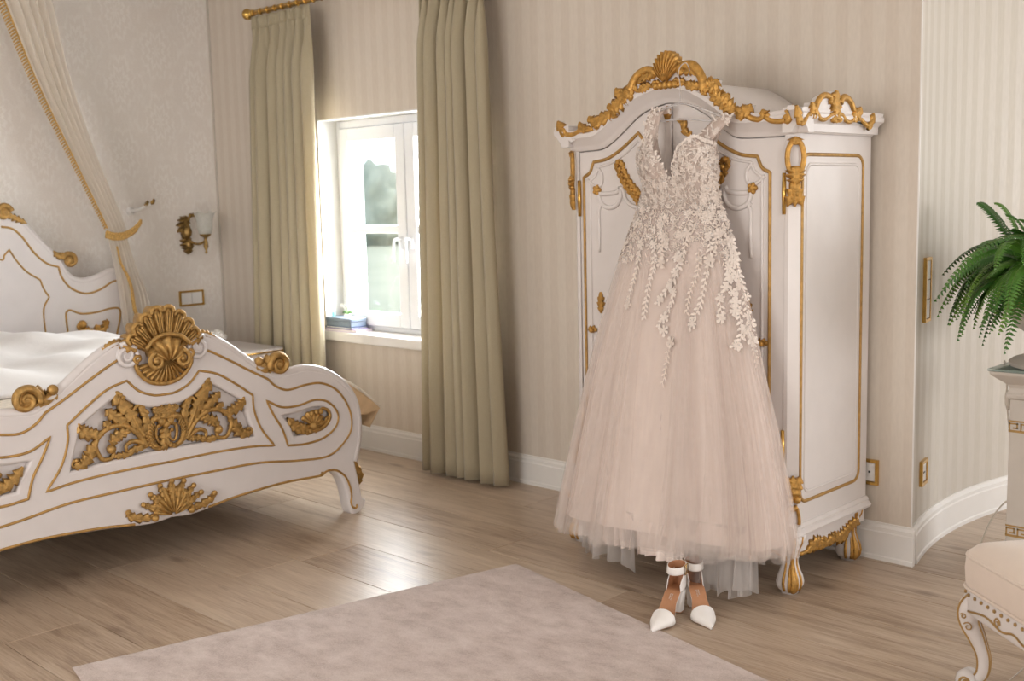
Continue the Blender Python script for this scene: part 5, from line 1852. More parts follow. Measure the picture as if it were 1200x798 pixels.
# loose overlapping tulle breadths that read as soft vertical bands
for k in range(24):
    tc = math.radians(rf.uniform(182, 358))
    hwid = rf.uniform(0.05, 0.22)
    nn, nz = 22, 36
    us = np.linspace(-1, 1, nn)
    zt0 = rf.uniform(ZW - 0.30, ZW - 0.02)
    hb0 = rf.uniform(0.165, 0.21)
    P = np.zeros((nn, nz, 3))
    for j in range(nz):
        t = j / (nz - 1)
        z = zt0 + (hb0 + 0.05 * math.cos(tc) - zt0) * t
        tw = tc + hwid * us * (0.25 + 0.75 * t) + 0.02 * math.sin(2.5 * t + k)
        p = surf(tw, np.full(nn, z), 1.012 + 0.012 * (k % 3), 0.75, 1)
        lift = (0.010 * (1 - us ** 2) + 0.006 * np.cos(3 * PI * us + k)) * t
        p[:, 0] += np.cos(tw) * lift
        p[:, 1] += np.sin(tw) * lift
        P[:, j] = p
    MB().grid(P).build('tulle_breadth', M['tulle_soft'], dress)


def wisp(name, mat, a0, a1, zt, zb, rad, seed, ragged=0.03):
    rg = np.random.default_rng(seed)
    n_, k = 110, 12
    t = np.radians(np.linspace(a0, a1, n_))
    base = surf(t, np.full(n_, 0.2), rad, 0.4, 1)
    ph = rg.uniform(0, 6, 4)
    P = np.zeros((n_, k, 3))
    u = np.linspace(0, 1, n_)
    bot = zb + ragged * (np.sin(9 * u + ph[0]) * 0.6 + np.sin(21 * u + ph[1]) * 0.4)
    for j in range(k):
        q = j / (k - 1)
        P[:, j] = base
        P[:, j, 2] = zt + (bot - zt) * q
        P[:, j, 1] += (0.012 * np.sin(26 * u + ph[2]) + 0.008 * np.sin(47 * u + ph[3])) * (0.3 + q)
        P[:, j, 0] += 0.014 * np.sin(31 * u + ph[1]) * q
    MB().grid(P).build(name, mat, dress)


wisp('petticoat_tulle', M['tulle_grey'], 206, 262, 0.30, 0.085, 0.80, 2, 0.022)
wisp('petticoat_tulle', M['tulle_grey'], 284, 342, 0.32, 0.080, 0.82, 3, 0.030)
wisp('petticoat_tulle', M['tulle_grey'], 300, 346, 0.32, 0.055, 0.72, 5, 0.022)
wisp('satin_petticoat', M['lining'], 238, 262, 0.28, 0.155, 0.78, 7, 0.006)
wisp('satin_petticoat', M['lining'], 264, 288, 0.28, 0.145, 0.80, 9, 0.004)

# bodice: front panels with a deep V, low back
VX = 4.425
VZ = 1.55


def bodice_top(th):
    p = surf(np.array([th]), np.array([1.6]))[0]
    s = math.sin(th)
    d = abs(p[0] - VX)
    if s < 0.15:
        if p[0] < VX:
            v = VZ + 2.3 * max(0, d - 0.005)
            side = 1.735 - 0.9 * max(0, 4.335 - p[0])
        else:
            v = VZ + 0.145 * (1 - math.exp(-d / 0.034)) + 0.25 * d
            side = 1.712 - 0.6 * max(0, p[0] - 4.53)
        return max(1.50, min(v, side))
    return 1.50


th = np.linspace(0, 2 * PI, 481)[:-1]
tops = np.array([bodice_top(t) for t in th])
P = np.zeros((480, 26, 3))
for j in range(26):
    z = tops + (ZW - 0.02 - tops) * (j / 25)
    P[:, j] = surf(th, z, 0.985, 0.0)
solid(MB().grid(P, True).build('bodice', M['mesh'], dress), 0.003)

# waist seam
# lace: flowers and leaves scattered on the surface


def on_surf(th, z, lift=0.004, scale=1.0, fold=1.0, seed=1):
    e = 0.01
    p = surf(np.array([th]), np.array([z]), scale, fold, seed)[0]
    pu = surf(np.array([th + e]), np.array([z]), scale, fold, seed)[0]
    pv = surf(np.array([th]), np.array([z + e]), scale, fold, seed)[0]
    u = pu - p
    v = pv - p
    u /= np.linalg.norm(u) + 1e-9
    n_ = np.cross(u, v)
    n_ /= np.linalg.norm(n_) + 1e-9
    v = np.cross(n_, u)
    return (p + n_ * lift, u, v, n_)


def flower(m, F, r, rot, petals=5):
    pts = [(0, 0, r * 0.14)]
    f = []
    for k in range(petals):
        a = rot + k * 2 * PI / petals + rf.normal(0, 0.10)
        rs = rf.uniform(0.72, 1.12)
        w = PI / petals * 1.02
        b = len(pts)
        for rr_, aa_, zz_ in ((r * 0.45, a - w * 0.75, r * 0.10), (r * 0.92, a - w * 0.62, r * 0.16), (r * 1.05, a, r * 0.12), (r * 0.92, a + w * 0.62, r * 0.16), (r * 0.45, a + w * 0.75, r * 0.10), (r * 0.6, a, r * 0.02)):
            pts.append((rr_ * rs * math.cos(aa_), rr_ * rs * math.sin(aa_), zz_))
        f += [(0, b, b + 5), (0, b + 5, b + 4), (b, b + 1, b + 2, b + 5), (b + 5, b + 2, b + 3, b + 4)]
    m.add(tf(F, pts), f)


def lleaf(m, F, L_, w, rot):
    c, s = math.cos(rot), math.sin(rot)
    pts = [(0, 0, 0), (0.35 * L_, w / 2, 0.0015), (0.75 * L_, w * 0.35, 0.001), (L_, 0, 0), (0.75 * L_, -w * 0.35, 0.001), (0.35 * L_, -w / 2, 0.0015), (0.5 * L_, 0, -0.0005)]
    pts = [(x * c - y_ * s, x * s + y_ * c, z) for x, y_, z in pts]
    m.add(tf(F, pts), [(0, 6, 1), (1, 6, 2), (2, 6, 3), (3, 6, 4), (4, 6, 5), (5, 6, 0)])


def curl_bit(m, F, r, rot):
    q = spiral((0, 0), r, r * 0.25, rot, 0.8, 9)
    P = tf(F, np.column_stack([q, np.full(len(q), 0.001)]))
    m.tube(P, 0.0014, 4)


lc = MB()
ll = MB()
bd = MB()
cnt = 0
for k in range(2400):
    th_ = rf.uniform(PI * 0.98, 2 * PI * 1.01)
    zmax = bodice_top(th_ % (2 * PI)) - 0.004
    z = rf.uniform(ZW - 0.22, zmax)
    if zmax < 1.5:
        continue
    if z < ZW and rf.random() < (ZW - z) / 0.34:
        continue
    F = on_surf(th_, z, 0.003, 1.0, 1.0 if z < ZW else 0.0)
    t = rf.random()
    m = ll if rf.random() < 0.45 else lc
    if t < 0.15:
        flower(m, F, rf.uniform(0.009, 0.016), rf.uniform(0, 6), int(rf.integers(5, 8)))
    elif t < 0.60:
        lleaf(m, F, rf.uniform(0.014, 0.026), rf.uniform(0.004, 0.008), rf.uniform(0, 6.3))
    else:
        curl_bit(m, F, rf.uniform(0.006, 0.013), rf.uniform(0, 6.3))
    if rf.random() < 0.08:
        bd.ball(F[0] + F[3] * 0.003, 0.0022, 6, 4)
# scalloped lace edge along the neckline
for t in np.linspace(PI * 1.0, 2 * PI, 130):
    zt = bodice_top(t % (2 * PI))
    if zt > 1.51:
        F = on_surf(t, zt - 0.002, 0.003, 1.0, 0.0)
        lleaf(ll, F, 0.016, 0.010, rf.uniform(0.6, 2.5))
lc.build('lace', M['lace'], dress)['kind'] = 'stuff'
ll.build('lace', M['lace_light'], dress)['kind'] = 'stuff'
bd.build('pearl_beads', M['bead'], dress)['kind'] = 'stuff'

# sprays of blossom and leaf trailing down the skirt, each traced by its start and end
XCD = lambda z: (prof_at(z)[0] + prof_at(z)[1]) / 2


def th_from_x(x, z):
    xl, xr, ys = prof_at(z)
    c = np.clip((x - (xl + xr) / 2) / ((xr - xl) / 2), -0.985, 0.985)
    c = np.sign(c) * abs(c) ** (1 / 0.9)
    return 2 * PI - math.acos(c)


SPR = [  # path of each spray as (x, z) on the front, flowers, leaf size
    ([(4.2837,1.3542),(4.2709,1.2466),(4.2441,1.1373),(4.22,1.0724)], 2, 0.020, 1),
    ([(4.3375,1.3544),(4.3529,1.2484),(4.3329,1.1498),(4.3225,1.0325)], 1, 0.020, 1),
    ([(4.4556,1.3039),(4.4656,1.226),(4.4383,1.1728),(4.3831,1.1)], 4, 0.024, 1),
    ([(4.4544,1.1647),(4.4485,1.1031),(4.4209,1.0488),(4.3931,1.0073),(4.4204,0.9957)], 3, 0.020, 1),
    ([(4.57,1.3824),(4.59,1.2814),(4.5793,1.1878),(4.5685,1.1019),(4.5347,1.0181)], 2, 0.020, 1),
    ([(4.5438,1.3061),(4.5485,1.2209),(4.5218,1.1341),(4.5161,1.0647)], 0, 0.018, 0),
    ([(4.4707,0.9746),(4.4509,0.9203),(4.4449,0.8578),(4.4367,0.7947)], 1, 0.017, 0),
    ([(4.6905,1.3577),(4.6656,1.2744),(4.6604,1.2073),(4.6603,1.1569)], 5, 0.026, 1),
    ([(4.6869,1.3154),(4.7163,1.266),(4.7261,1.208),(4.6866,1.1396),(4.6915,1.0724)], 5, 0.024, 1),
    ([(4.6366,1.146),(4.6465,1.0955),(4.6615,1.0453)], 2, 0.020, 1),
    ([(4.6866,1.1396),(4.7113,1.0567),(4.7212,0.9898),(4.7162,0.9514)], 3, 0.022, 1),
    ([(4.7359,1.0497),(4.7457,1.0083),(4.7672,0.9595)], 3, 0.020, 1),
    ([(4.6998,1.3638),(4.7244,1.289),(4.7439,1.2226),(4.7586,1.1563)], 2, 0.018, 0),
    ([(4.7507,1.1461),(4.7654,1.0963),(4.785,1.0385),(4.7996,0.9721)], 3, 0.018, 1),
    ([(4.7939,0.9864),(4.8066,0.9281),(4.8136,0.8863)], 0, 0.015, 0),
    ([(4.3982,1.3722),(4.3811,1.3019),(4.3914,1.2405)], 2, 0.020, 0),
    ([(4.4934,1.3903),(4.4875,1.3129),(4.4765,1.2523)], 2, 0.020, 0),
    ([(4.607,1.3818),(4.6016,1.3143),(4.5963,1.255)], 2, 0.020, 0),
]
for path, nf, ls, lit in SPR:
    pth = cr(path, 12)
    m = MB()
    stem_pts = []
    d_acc = 0
    prev = None
    k = 0
    fl_at = set(np.linspace(4, len(pth) - 3, nf).astype(int).tolist()) if nf else set()
    for i, (x, z) in enumerate(pth):
        t_ = th_from_x(x, z)
        F = on_surf(t_, z, 0.006)
        stem_pts.append(F[0])
        if prev is not None:
            d_acc += np.linalg.norm(F[0] - prev)
            dirv = F[0] - prev
            rot = math.atan2(np.dot(dirv, F[2]), np.dot(dirv, F[1]))
            while d_acc > 0.011:
                d_acc -= 0.011
                s = 1 if k % 2 else -1
                k += 1
                lleaf(m, F, ls * rf.uniform(0.8, 1.2), ls * 0.5, rot + s * rf.uniform(0.55, 1.0))
            if i in fl_at:
                F2 = (F[0] + F[1] * rf.uniform(-0.012, 0.012), F[1], F[2], F[3])
                flower(m, F2, rf.uniform(0.017, 0.024), rf.uniform(0, 6), int(rf.integers(5, 8)))
                flower(m, (F2[0] + F[3] * 0.003, F[1], F[2], F[3]), 0.010, rf.uniform(0, 6), 5)
        prev = F[0]
    m.tube(np.array(stem_pts), 0.0016, 4)
    m.build('lace_spray', M['lace_light'] if lit else M['lace'], dress)

# straps: left slim and upright, right twisted outward
def strap(pts, w, tw, name='strap'):
    p = cr(pts, 8)
    k = len(p)
    P = np.zeros((7, k, 3))
    for i in range(k):
        q = i / (k - 1)
        a = tw[0] + (tw[1] - tw[0]) * q
        d = np.array([math.cos(a), math.sin(a) * 0.9, 0.25 * math.sin(a)])
        for j in range(7):
            e = (j - 3) / 3
            P[j, i] = p[i] + d * w * 0.5 * e + np.array([0, -0.004 * (1 - e * e), 0])
    o = MB().grid(P).build(name, M['mesh'], dress)
    solid(o, 0.003)
    m = MB()
    for _ in range(60):
        i, j = rf.integers(1, k - 1), rf.integers(0, 7)
        c = P[j, i]
        F = (c + np.array([0, -0.005, 0]), np.array([1.0, 0, 0]), np.array([0, 0, 1.0]), np.array([0, -1.0, 0]))
        if rf.random() < 0.4:
            flower(m, F, rf.uniform(0.008, 0.013), rf.uniform(0, 6))
        else:
            lleaf(m, F, rf.uniform(0.014, 0.022), 0.008, rf.uniform(0, 6))
    m.build('strap_lace', M['lace_light'], o)


SL = [(4.3093,1.6575,-0.735),(4.2901,1.7135,-0.725),(4.2835,1.7693,-0.71),(4.2852,1.8151,-0.69),(4.2876,1.8356,-0.66),(4.2926,1.8163,-0.645)]
SR = [(4.4904,1.6558,-0.735),(4.514,1.6923,-0.725),(4.5491,1.7312,-0.71),(4.5768,1.7673,-0.69),(4.5862,1.7923,-0.665),(4.5656,1.7789,-0.645)]
strap([(a, c, b) for a, b, c in SL], 0.062, (0.0, 0.25))
strap([(a, c, b) for a, b, c in SR], 0.085, (0.35, -0.6))
SB = [(4.5788,1.7866,-0.665),(4.5456,1.7484,-0.66),(4.5118,1.6875,-0.655),(4.493,1.6185,-0.65)]
strap([(a, c, b) for a, b, c in SB], 0.050, (1.2, 0.6))

hang = thing('dress_hanger', 'clear acrylic dress hanger hooked over the gilded wardrobe crest', 'hanger', (4.37, -0.68, 1.80))
HK = [(4.3979,1.8457,-0.685),(4.4017,1.8832,-0.69),(4.4055,1.9206,-0.695),(4.4015,1.9584,-0.7),(4.4098,1.9862,-0.695),(4.419,1.9961,-0.675),(4.4239,1.9714,-0.66),(4.4124,1.9475,-0.655)]
m = MB()
m.tube(cr([(a, c, b) for a, b, c in HK], 6), 0.0022, 8)
m.build('hook', M['clear'], hang)
HA = [(4.2409,1.7958,-0.675),(4.2942,1.8246,-0.68),(4.3503,1.8397,-0.685),(4.3979,1.8489,-0.685),(4.4562,1.8351,-0.685),(4.5214,1.8118,-0.68),(4.5834,1.783,-0.672)]
m = MB()
ha = cr([(a, c, b) for a, b, c in HA], 6)
m.tube(ha, 0.008, 8, squash=0.5)
m.build('shoulder_bar', M['clear'], hang)
m = MB()
hb_ = np.array([ha[2] + (0.01, 0, -0.02), ha[len(ha) // 2] + (0, 0, -0.06), ha[-3] + (-0.01, 0, -0.02)])
m.tube(cr(hb_, 8), 0.004, 6)
m.build('lower_bar', M['clear'], hang)

# ------------------------------------------------------------------ rug
RA = np.array([3.795, -1.015])
RD1 = np.array([1.383, -0.313]) / np.linalg.norm([1.383, -0.313])
RD2 = np.array([RD1[1], -RD1[0]])
RW, RL = 2.6, 1.76
rx, ry = 60, 44
P = np.zeros((rx, ry, 3))
rgn = np.random.default_rng(4)
for i in range(rx):
    for j in range(ry):
        a, b = RW * i / (rx - 1), RL * j / (ry - 1)
        p = RA + RD1 * a + RD2 * b
        e = min(a, RW - a, b, RL - b)
        P[i, j] = (p[0], p[1], 0.002 + 0.0045 * min(1, e / 0.02) + 0.0006 * math.sin(9 * a + 4 * b) + rgn.normal(0, 0.0003))
rug = MB().grid(P)
edge = [P[i, 0] for i in range(rx)] + [P[-1, j] for j in range(1, ry)] + [P[i, -1] for i in range(rx - 2, -1, -1)] + [P[0, j] for j in range(ry - 2, 0, -1)]
edge = np.array(edge)
rug.grid(np.stack([edge * (1, 1, 0) + (0, 0, 0.0005), edge], 1), True)
tag(rug.build('rug', M['rug']), 'pinkish beige short pile rug on the oak floor in front', 'rug')

# ------------------------------------------------------------------ shoes


def make_shoe(label, heel, ang, mirror, z0=0.0):
    """ankle strap pump; local x forward from the heel, y to the side, z up"""
    t = thing('shoe', label, 'shoe', (heel[0], heel[1], 0), 'pair of white bridal shoes')
    ca, sa = math.cos(ang), math.sin(ang)
    F = ((heel[0], heel[1], z0), np.array([ca, sa, 0]), np.array([-sa, ca, 0]) * mirror, np.array([0, 0, 1.0]))
    F = (np.array(F[0]), F[1], F[2], F[3])
    Ls = 0.262

    def hz(l):
        q = np.clip((l - 0.045) / 0.135, 0, 1)
        return 0.078 * (1 - q * q * (3 - 2 * q)) + 0.009 - 0.004 * ss(0.2, 0.26, float(l))

    def hw(l):
        return float(np.interp(l, [-0.012, 0.0, 0.02, 0.06, 0.11, 0.165, 0.19, 0.22, 0.245, 0.262], [0.006, 0.020, 0.029, 0.029, 0.028, 0.040, 0.036, 0.021, 0.008, 0.0015]))

    def off(l):
        return float(np.interp(l, [0, 0.1, 0.17, 0.262], [0, 0.0, 0.004, -0.002]))
    ls = np.linspace(-0.012, Ls, 40)
    ca_ = np.linspace(-1, 1, 9)
    top = np.array([[(l, off(l) + hw(l) * c, hz(l) + 0.004 - 0.003 * (1 - c * c)) for c in ca_] for l in ls])
    bot = np.array([[(l, off(l) + hw(l) * c, hz(l) - 0.004) for c in ca_] for l in ls])
    m = MB()
    sh = top.shape
    m.grid(tf(F, top.reshape(-1, 3)).reshape(sh))
    m.build('insole', M['shoe_tan'], t)
    m = MB()
    ring = np.concatenate([top[:, :1], bot, top[:, -1:]], 1)
    m.grid(tf(F, ring.reshape(-1, 3)).reshape(ring.shape))
    so = m.build('sole', M['shoe_satin'], t)
    m = MB()
    tread = bot.copy()
    tread[:, :, 2] -= 0.0012
    sel = ls > 0.135
    tr = tread[sel]
    m.grid(tf(F, tr.reshape(-1, 3)).reshape(tr.shape))
    solid(m.build('tread', M['shoe_tan'], t), 0.0015)
    # closed pointed toe
    lt = np.linspace(0.163, Ls, 18)
    n = 13
    cap = np.zeros((len(lt), n, 3))
    for i, l in enumerate(lt):
        q = (l - 0.163) / (Ls - 0.163)
        hgt = 0.034 * (1 - q) ** 0.8 + 0.009
        w = hw(l) * 1.06 + 0.001
        for j, a in enumerate(np.linspace(0, PI, n)):
            back = -0.010 * math.sin(a) * (1 - q) * 0.0
            cap[i, j] = (l + back, off(l) + w * math.cos(a), hz(l) - 0.003 + hgt * math.sin(a) ** 0.75)
    m = MB()
    m.grid(tf(F, cap.reshape(-1, 3)).reshape(cap.shape))
    solid(m.build('toe_cap', M['shoe_satin'], t), 0.002)
    MB().tube(tf(F, cap[0]), 0.0018, 6).build('toe_binding', M['shoe_satin'], t)
    m = MB()
    cin = cap[:6].copy()
    cin[:, :, 1] *= 0.96
    cin[:, :, 2] -= 0.0015
    # heel counter
    na, nz_ = 25, 8
    cn = np.zeros((na, nz_, 3))
    for i, a in enumerate(np.linspace(-PI * 0.62, PI * 0.62, na)):
        e = abs(a) / (PI * 0.62)
        for j in range(nz_):
            q = j / (nz_ - 1)
            hgt = 0.070 * (1 - 0.72 * e ** 3)
            l = 0.022 - 0.034 * math.cos(a) + 0.028 * max(0, e - 0.5) * 2 - 0.004 * q
            cn[i, j] = (l, 0.0285 * math.sin(a) * (1 - 0.10 * q) / max(0.8, abs(math.sin(PI * 0.5 * min(1, e * 1.2)))) if False else 0.0295 * math.sin(a) * (1 - 0.10 * q), hz(max(0, l)) + 0.002 + hgt * q)
    m = MB()
    m.grid(tf(F, cn.reshape(-1, 3)).reshape(cn.shape))
    solid(m.build('heel_counter', M['shoe_satin'], t), 0.0024)
    m = MB()
    ci = cn.copy()
    ci[:, :, 0] = 0.022 + (ci[:, :, 0] - 0.022) * 0.92
    ci[:, :, 1] *= 0.92
    m.grid(tf(F, ci.reshape(-1, 3)).reshape(ci.shape))
    m.build('counter_lining', M['shoe_tan'], t)
    m = MB()
    m.tube(tf(F, cn[:, -1]), 0.0018, 6)
    for s in (0,):
        pass
    m.build('counter_binding', M['shoe_satin'], t)
    # ankle strap
    nst = 36
    sp = np.zeros((nst, 5, 3))
    for i, a in enumerate(np.arange(nst) * 2 * PI / nst):
        for j in range(5):
            q = j / 4
            l = 0.028 - 0.040 * math.cos(a)
            sp[i, j] = (l, 0.034 * math.sin(a) * (1 - 0.06 * q), 0.150 - 0.10 * (l - 0.028) + 0.027 * q)
    m = MB()
    m.grid(tf(F, sp.reshape(-1, 3)).reshape(sp.shape), True)
    solid(m.build('ankle_strap', M['shoe_satin'], t), 0.003)
    m = MB()
    si = sp.copy()
    si[:, :, 0] = 0.028 + (si[:, :, 0] - 0.028) * 0.95
    si[:, :, 1] *= 0.95
    m.grid(tf(F, si.reshape(-1, 3)).reshape(si.shape), True)
    st_ = m.build('strap_lining', M['shoe_tan'], t)
    c = sp[int(nst * 0.27), 2]
    m = MB()
    sq = [(c[0] - 0.014, c[1] + 0.004, c[2] - 0.016), (c[0] + 0.014, c[1] + 0.004, c[2] - 0.018), (c[0] + 0.014, c[1] + 0.004, c[2] + 0.016), (c[0] - 0.014, c[1] + 0.004, c[2] + 0.018)]
    m.tube(tf(F, np.array(sq)), 0.0022, 6, True)
    m.tube(tf(F, np.array([sq[0], sq[3]])) + 0.5 * (tf(F, np.array([sq[1]])) - tf(F, np.array([sq[0]]))), 0.0014, 6)
    m.build('buckle', M['polished_brass'], t)
    # block heel
    prof = []
    for z, sc_, dl in ((0.0045, 0.80, 0.004), (0.03, 0.82, 0.003), (0.06, 0.93, 0.001), (0.080, 1.02, 0.0)):
        rr_ = []
        for a in np.arange(20) * 2 * PI / 20:
            cx = math.cos(a)
            l = (-0.030 * sc_ * (abs(cx) ** 0.7) if cx < 0 else 0.026 * sc_ * abs(cx) ** 0.25) if True else 0
            l = 0.022 + dl + (l if cx < 0 else l)
            l = l - (0.004 if cx < 0 else 0)
            rr_.append((l, 0.027 * sc_ * np.sign(math.sin(a)) * abs(math.sin(a)) ** 0.6, z))
        prof.append(rr_)
    pr = np.array(prof).transpose(1, 0, 2)
    m = MB()
    m.grid(tf(F, pr.reshape(-1, 3)).reshape(pr.shape), True)
    m.f.append(tuple(range(0, 80, 4)))
    m.build('block_heel', M['shoe_satin'], t, sharp=40)
    m = MB()
    b_ = pr[:, 0]
    bb_ = b_.copy()
    bb_[:, 2] = 0.0005
    m.grid(np.stack([tf(F, bb_), tf(F, b_)], 1), True)
    m.f.append(tuple(range(0, 40, 2)))
    m.build('heel_tip', M['shoe_tan'], t, sharp=40)
    m = MB()
    for k, (wl, dy) in enumerate(((0.020, 0.0035), (0.016, -0.0035))):
        for q in range(6):
            l0 = 0.075 + q * wl / 5
            m.box((l0, dy - 0.0022, hz(l0) + 0.0024), (l0 + wl / 8, dy + 0.0022, hz(l0) + 0.0032), F)
    m.build('printed_stamp', M['silver_print'], t, smooth=False)
    return t


make_shoe('white ankle strap block heel shoe with its toe on the rug edge', (4.612, -1.002), math.atan2(-0.263, 0.066), 1, 0.003)
make_shoe('white ankle strap block heel shoe turned outward, wholly on the planks', (4.612, -0.926), math.atan2(-0.165, 0.195), -1)

# ------------------------------------------------------------------ pedestal, urn, fern
PX, PY = 5.51, 0.245
ped = thing('pedestal', 'cream square pedestal with gold key bands and a glass top', 'pedestal', (PX, PY, 0))


def squarestack(prof):
    m = MB()
    rows = []
    for hw_, z in prof:
        rows.append([(PX - hw_, PY - hw_, z), (PX + hw_, PY - hw_, z), (PX + hw_, PY + hw_, z), (PX - hw_, PY + hw_, z)])
    P_ = np.array(rows).transpose(1, 0, 2)
    m.grid(P_, True)
    n_ = len(prof)
    m.f.append(tuple(i * n_ for i in range(4))[::-1])
    m.f.append(tuple(i * n_ + n_ - 1 for i in range(4)))
    return m


HS = 0.148
bevelled(squarestack([(0.205, 0.0), (0.205, 0.085), (0.195, 0.095), (0.175, 0.115), (0.165, 0.135), (0.150, 0.145)]).build('plinth', M['stone'], ped, smooth=False), 0.004)
bevelled(squarestack([(HS, 0.140), (HS, 0.705)]).build('shaft', M['stone'], ped, smooth=False), 0.003)
bevelled(squarestack([(HS, 0.700), (0.158, 0.708), (0.160, 0.722), (0.154, 0.728), (0.150, 0.745), (0.158, 0.760), (0.185, 0.782), (0.205, 0.800), (0.208, 0.812)]).build('capital', M['stone'], ped, smooth=False), 0.003)
bevelled(squarestack([(0.212, 0.813), (0.212, 0.823)]).build('glass_top', M['table_glass'], ped, smooth=False), 0.002)
PF = frame((PX - HS, PY - HS, 0), (1, 0, 0), (0, 0, 1))
PG = frame((PX + HS, PY - HS, 0), (0, 1, 0), (0, 0, 1))
PH = frame((PX - HS, PY + HS, 0), (0, -1, 0), (0, 0, 1))
for zk in (0.165, 0.575):
    m = MB()
    for F in (PF, PG, PH):
        h = 0.046
        m.box((0.0, zk, -0.002), (2 * HS, zk + 0.006, 0.002), F).box((0.0, zk + h - 0.006, -0.002), (2 * HS, zk + h, 0.002), F)
        nkey = 7
        wk = 2 * HS / nkey
        a0, b0 = zk + 0.006, zk + h - 0.006
        s = 0.0055
        for k in range(nkey):
            x0 = k * wk
            m.box((x0, a0, -0.002), (x0 + s, b0 - 0.004, 0.002), F)
            m.box((x0, b0 - 0.004 - s, -0.002), (x0 + wk * 0.80, b0 - 0.004, 0.002), F)
            m.box((x0 + wk * 0.80 - s, a0 + 0.008, -0.002), (x0 + wk * 0.80, b0 - 0.004, 0.002), F)
            m.box((x0 + wk * 0.36, a0 + 0.008, -0.002), (x0 + wk * 0.80, a0 + 0.008 + s, 0.002), F)
            m.box((x0, a0, -0.002), (x0 + wk, a0 + 0.003, 0.002), F)
    m.build('greek_key_band', M['key_gold'], ped, smooth=False)

urn = thing('urn', 'cream urn with gold line and relief garland holding the fern', 'urn', (PX, PY, 0.824))
m = MB()
m.lathe([(0.001, 0.824), (0.196, 0.824), (0.200, 0.838), (0.185, 0.850), (0.150, 0.862), (0.125, 0.880), (0.085, 0.892), (0.070, 0.905), (0.085, 0.918), (0.135, 0.945), (0.175, 0.975), (0.204, 1.015), (0.222, 1.075), (0.228, 1.105), (0.236, 1.113), (0.234, 1.124), (0.222, 1.124), (0.212, 1.10), (0.001, 1.07)], (PX, PY, 0), 40)
m.build('bowl', M['stone'], urn, sharp=50)
a = np.linspace(0, 2 * PI, 41)[:-1]
MB().tube(np.stack([PX + 0.236 * np.cos(a), PY + 0.236 * np.sin(a), np.full(40, 1.113)], 1), 0.004, 6, True).build('gilded_line', M['key_gold'], urn)
for k in range(6):
    a0 = k * PI / 3 + 0.5
    m = MB()
    qs = []
    for t in np.linspace(-1, 1, 13):
        z = 1.075 - 0.045 * (1 - t * t)
        r = float(np.interp(z, [0.975, 1.015, 1.075, 1.105], [0.175, 0.204, 0.222, 0.228])) + 0.002
        qs.append((PX + r * math.cos(a0 + t * PI / 6), PY + r * math.sin(a0 + t * PI / 6), z))
    m.tube(np.array(qs), 0.0045, 6)
    m.ball(qs[0], 0.012, 8, 6)
    m.build('garland', M['key_gold'], urn)

fern = thing('fern', 'bushy green sword fern arching out of the urn', 'fern', (PX, PY, 1.085))
MB().lathe([(0.001, 1.095), (0.12, 1.098), (0.206, 1.088)], (PX, PY, 0), 24).build('soil', M['soil'], fern)
fv = []
for v_ in range(9):
    rg = np.random.default_rng(50 + v_)
    n_ = 30
    t = np.linspace(0, 1, n_)
    rise = [0.20, 0.15, 0.25, 0.12, 0.33, 0.19, 0.24, 0.12, 0.10][v_]
    droop = [0.32, 0.27, 0.24, 0.26, 0.10, 0.33, 0.30, 0.26, 0.30][v_]
    reach = [0.38, 0.42, 0.36, 0.32, 0.26, 0.33, 0.40, 0.24, 0.30][v_]
    X = reach * (t * 1.15 - 0.15 * t ** 3)
    Z = rise * 2.4 * t * (1 - 0.35 * t) - droop * 1.25 * t ** 2.4
    Yb = 0.04 * rg.normal() * t ** 2
    S_ = np.stack([X, Yb, Z], 1)
    T_ = np.gradient(S_, axis=0)
    T_ /= np.linalg.norm(T_, axis=1, keepdims=True)
    B_ = np.array([0, 1.0, 0])
    m = MB()
    m.tube(S_, 0.0022 * (1 - 0.6 * t), 4)
    ns_ = m.n
    ml = MB()
    for k in range(38):
        q = 0.12 + 0.88 * k / 37
        p = np.array([np.interp(q, t, S_[:, c]) for c in range(3)])
        tg = np.array([np.interp(q, t, T_[:, c]) for c in range(3)])
        ll_ = 0.054 * (math.sin(PI * min(1, 0.16 + 0.84 * q)) ** 0.55) * (1 - 0.30 * q) + 0.004
        up_ = np.cross(tg, B_)
        up_ /= np.linalg.norm(up_)
        if up_[2] < 0:
            up_ = -up_
        for s in (-1, 1):
            d = B_ * s * 0.94 + tg * 0.36 - up_ * (0.10 + 0.12 * rg.random())
            d /= np.linalg.norm(d)
            w = 0.0105 * (1 - 0.35 * q)
            a_ = p + d * ll_ * 0.42 + tg * w * 0.95 + up_ * 0.003
            b_ = p + d * ll_ * 0.42 - tg * w * 0.75 + up_ * 0.0015
            ml.add([p + tg * w * 0.5, p - tg * w * 0.5, b_, p + d * ll_ - up_ * 0.006, a_], [(0, 1, 2, 4), (4, 2, 3)])
    fv.append((m, ml))
meshes = []
for m, ml in fv:
    v = np.concatenate(m.v + ml.v)
    f = m.f + [tuple(i + m.n for i in q) for q in ml.f]
    me = bpy.data.meshes.new('frond')
    me.from_pydata(v.tolist(), [], f)
    me.materials.append(M['fern'])
    me.materials.append(M['stem'])
    mi = [1] * len(m.f) + [0] * len(ml.f)
    me.polygons.foreach_set('material_index', mi)
    me.update()
    meshes.append(me)
rg = np.random.default_rng(77)
for k in range(210):
    o = bpy.data.objects.new('frond', meshes[k % 9])
    COL.objects.link(o)
    o.parent = fern
    az = k * 2.39996 + rg.normal(0, 0.12)
    r0 = 0.02 + 0.12 * rg.random()
    o.location = (r0 * math.cos(az), r0 * math.sin(az), 0.02 + 0.02 * rg.random())
    sc0 = rg.uniform(0.62, 1.10)
    o.scale = (sc0, sc0, sc0)
    o.rotation_euler = (rg.normal(0, 0.16), rg.normal(0, 0.10) - (0.25 if k % 6 == 4 else 0.0), az)

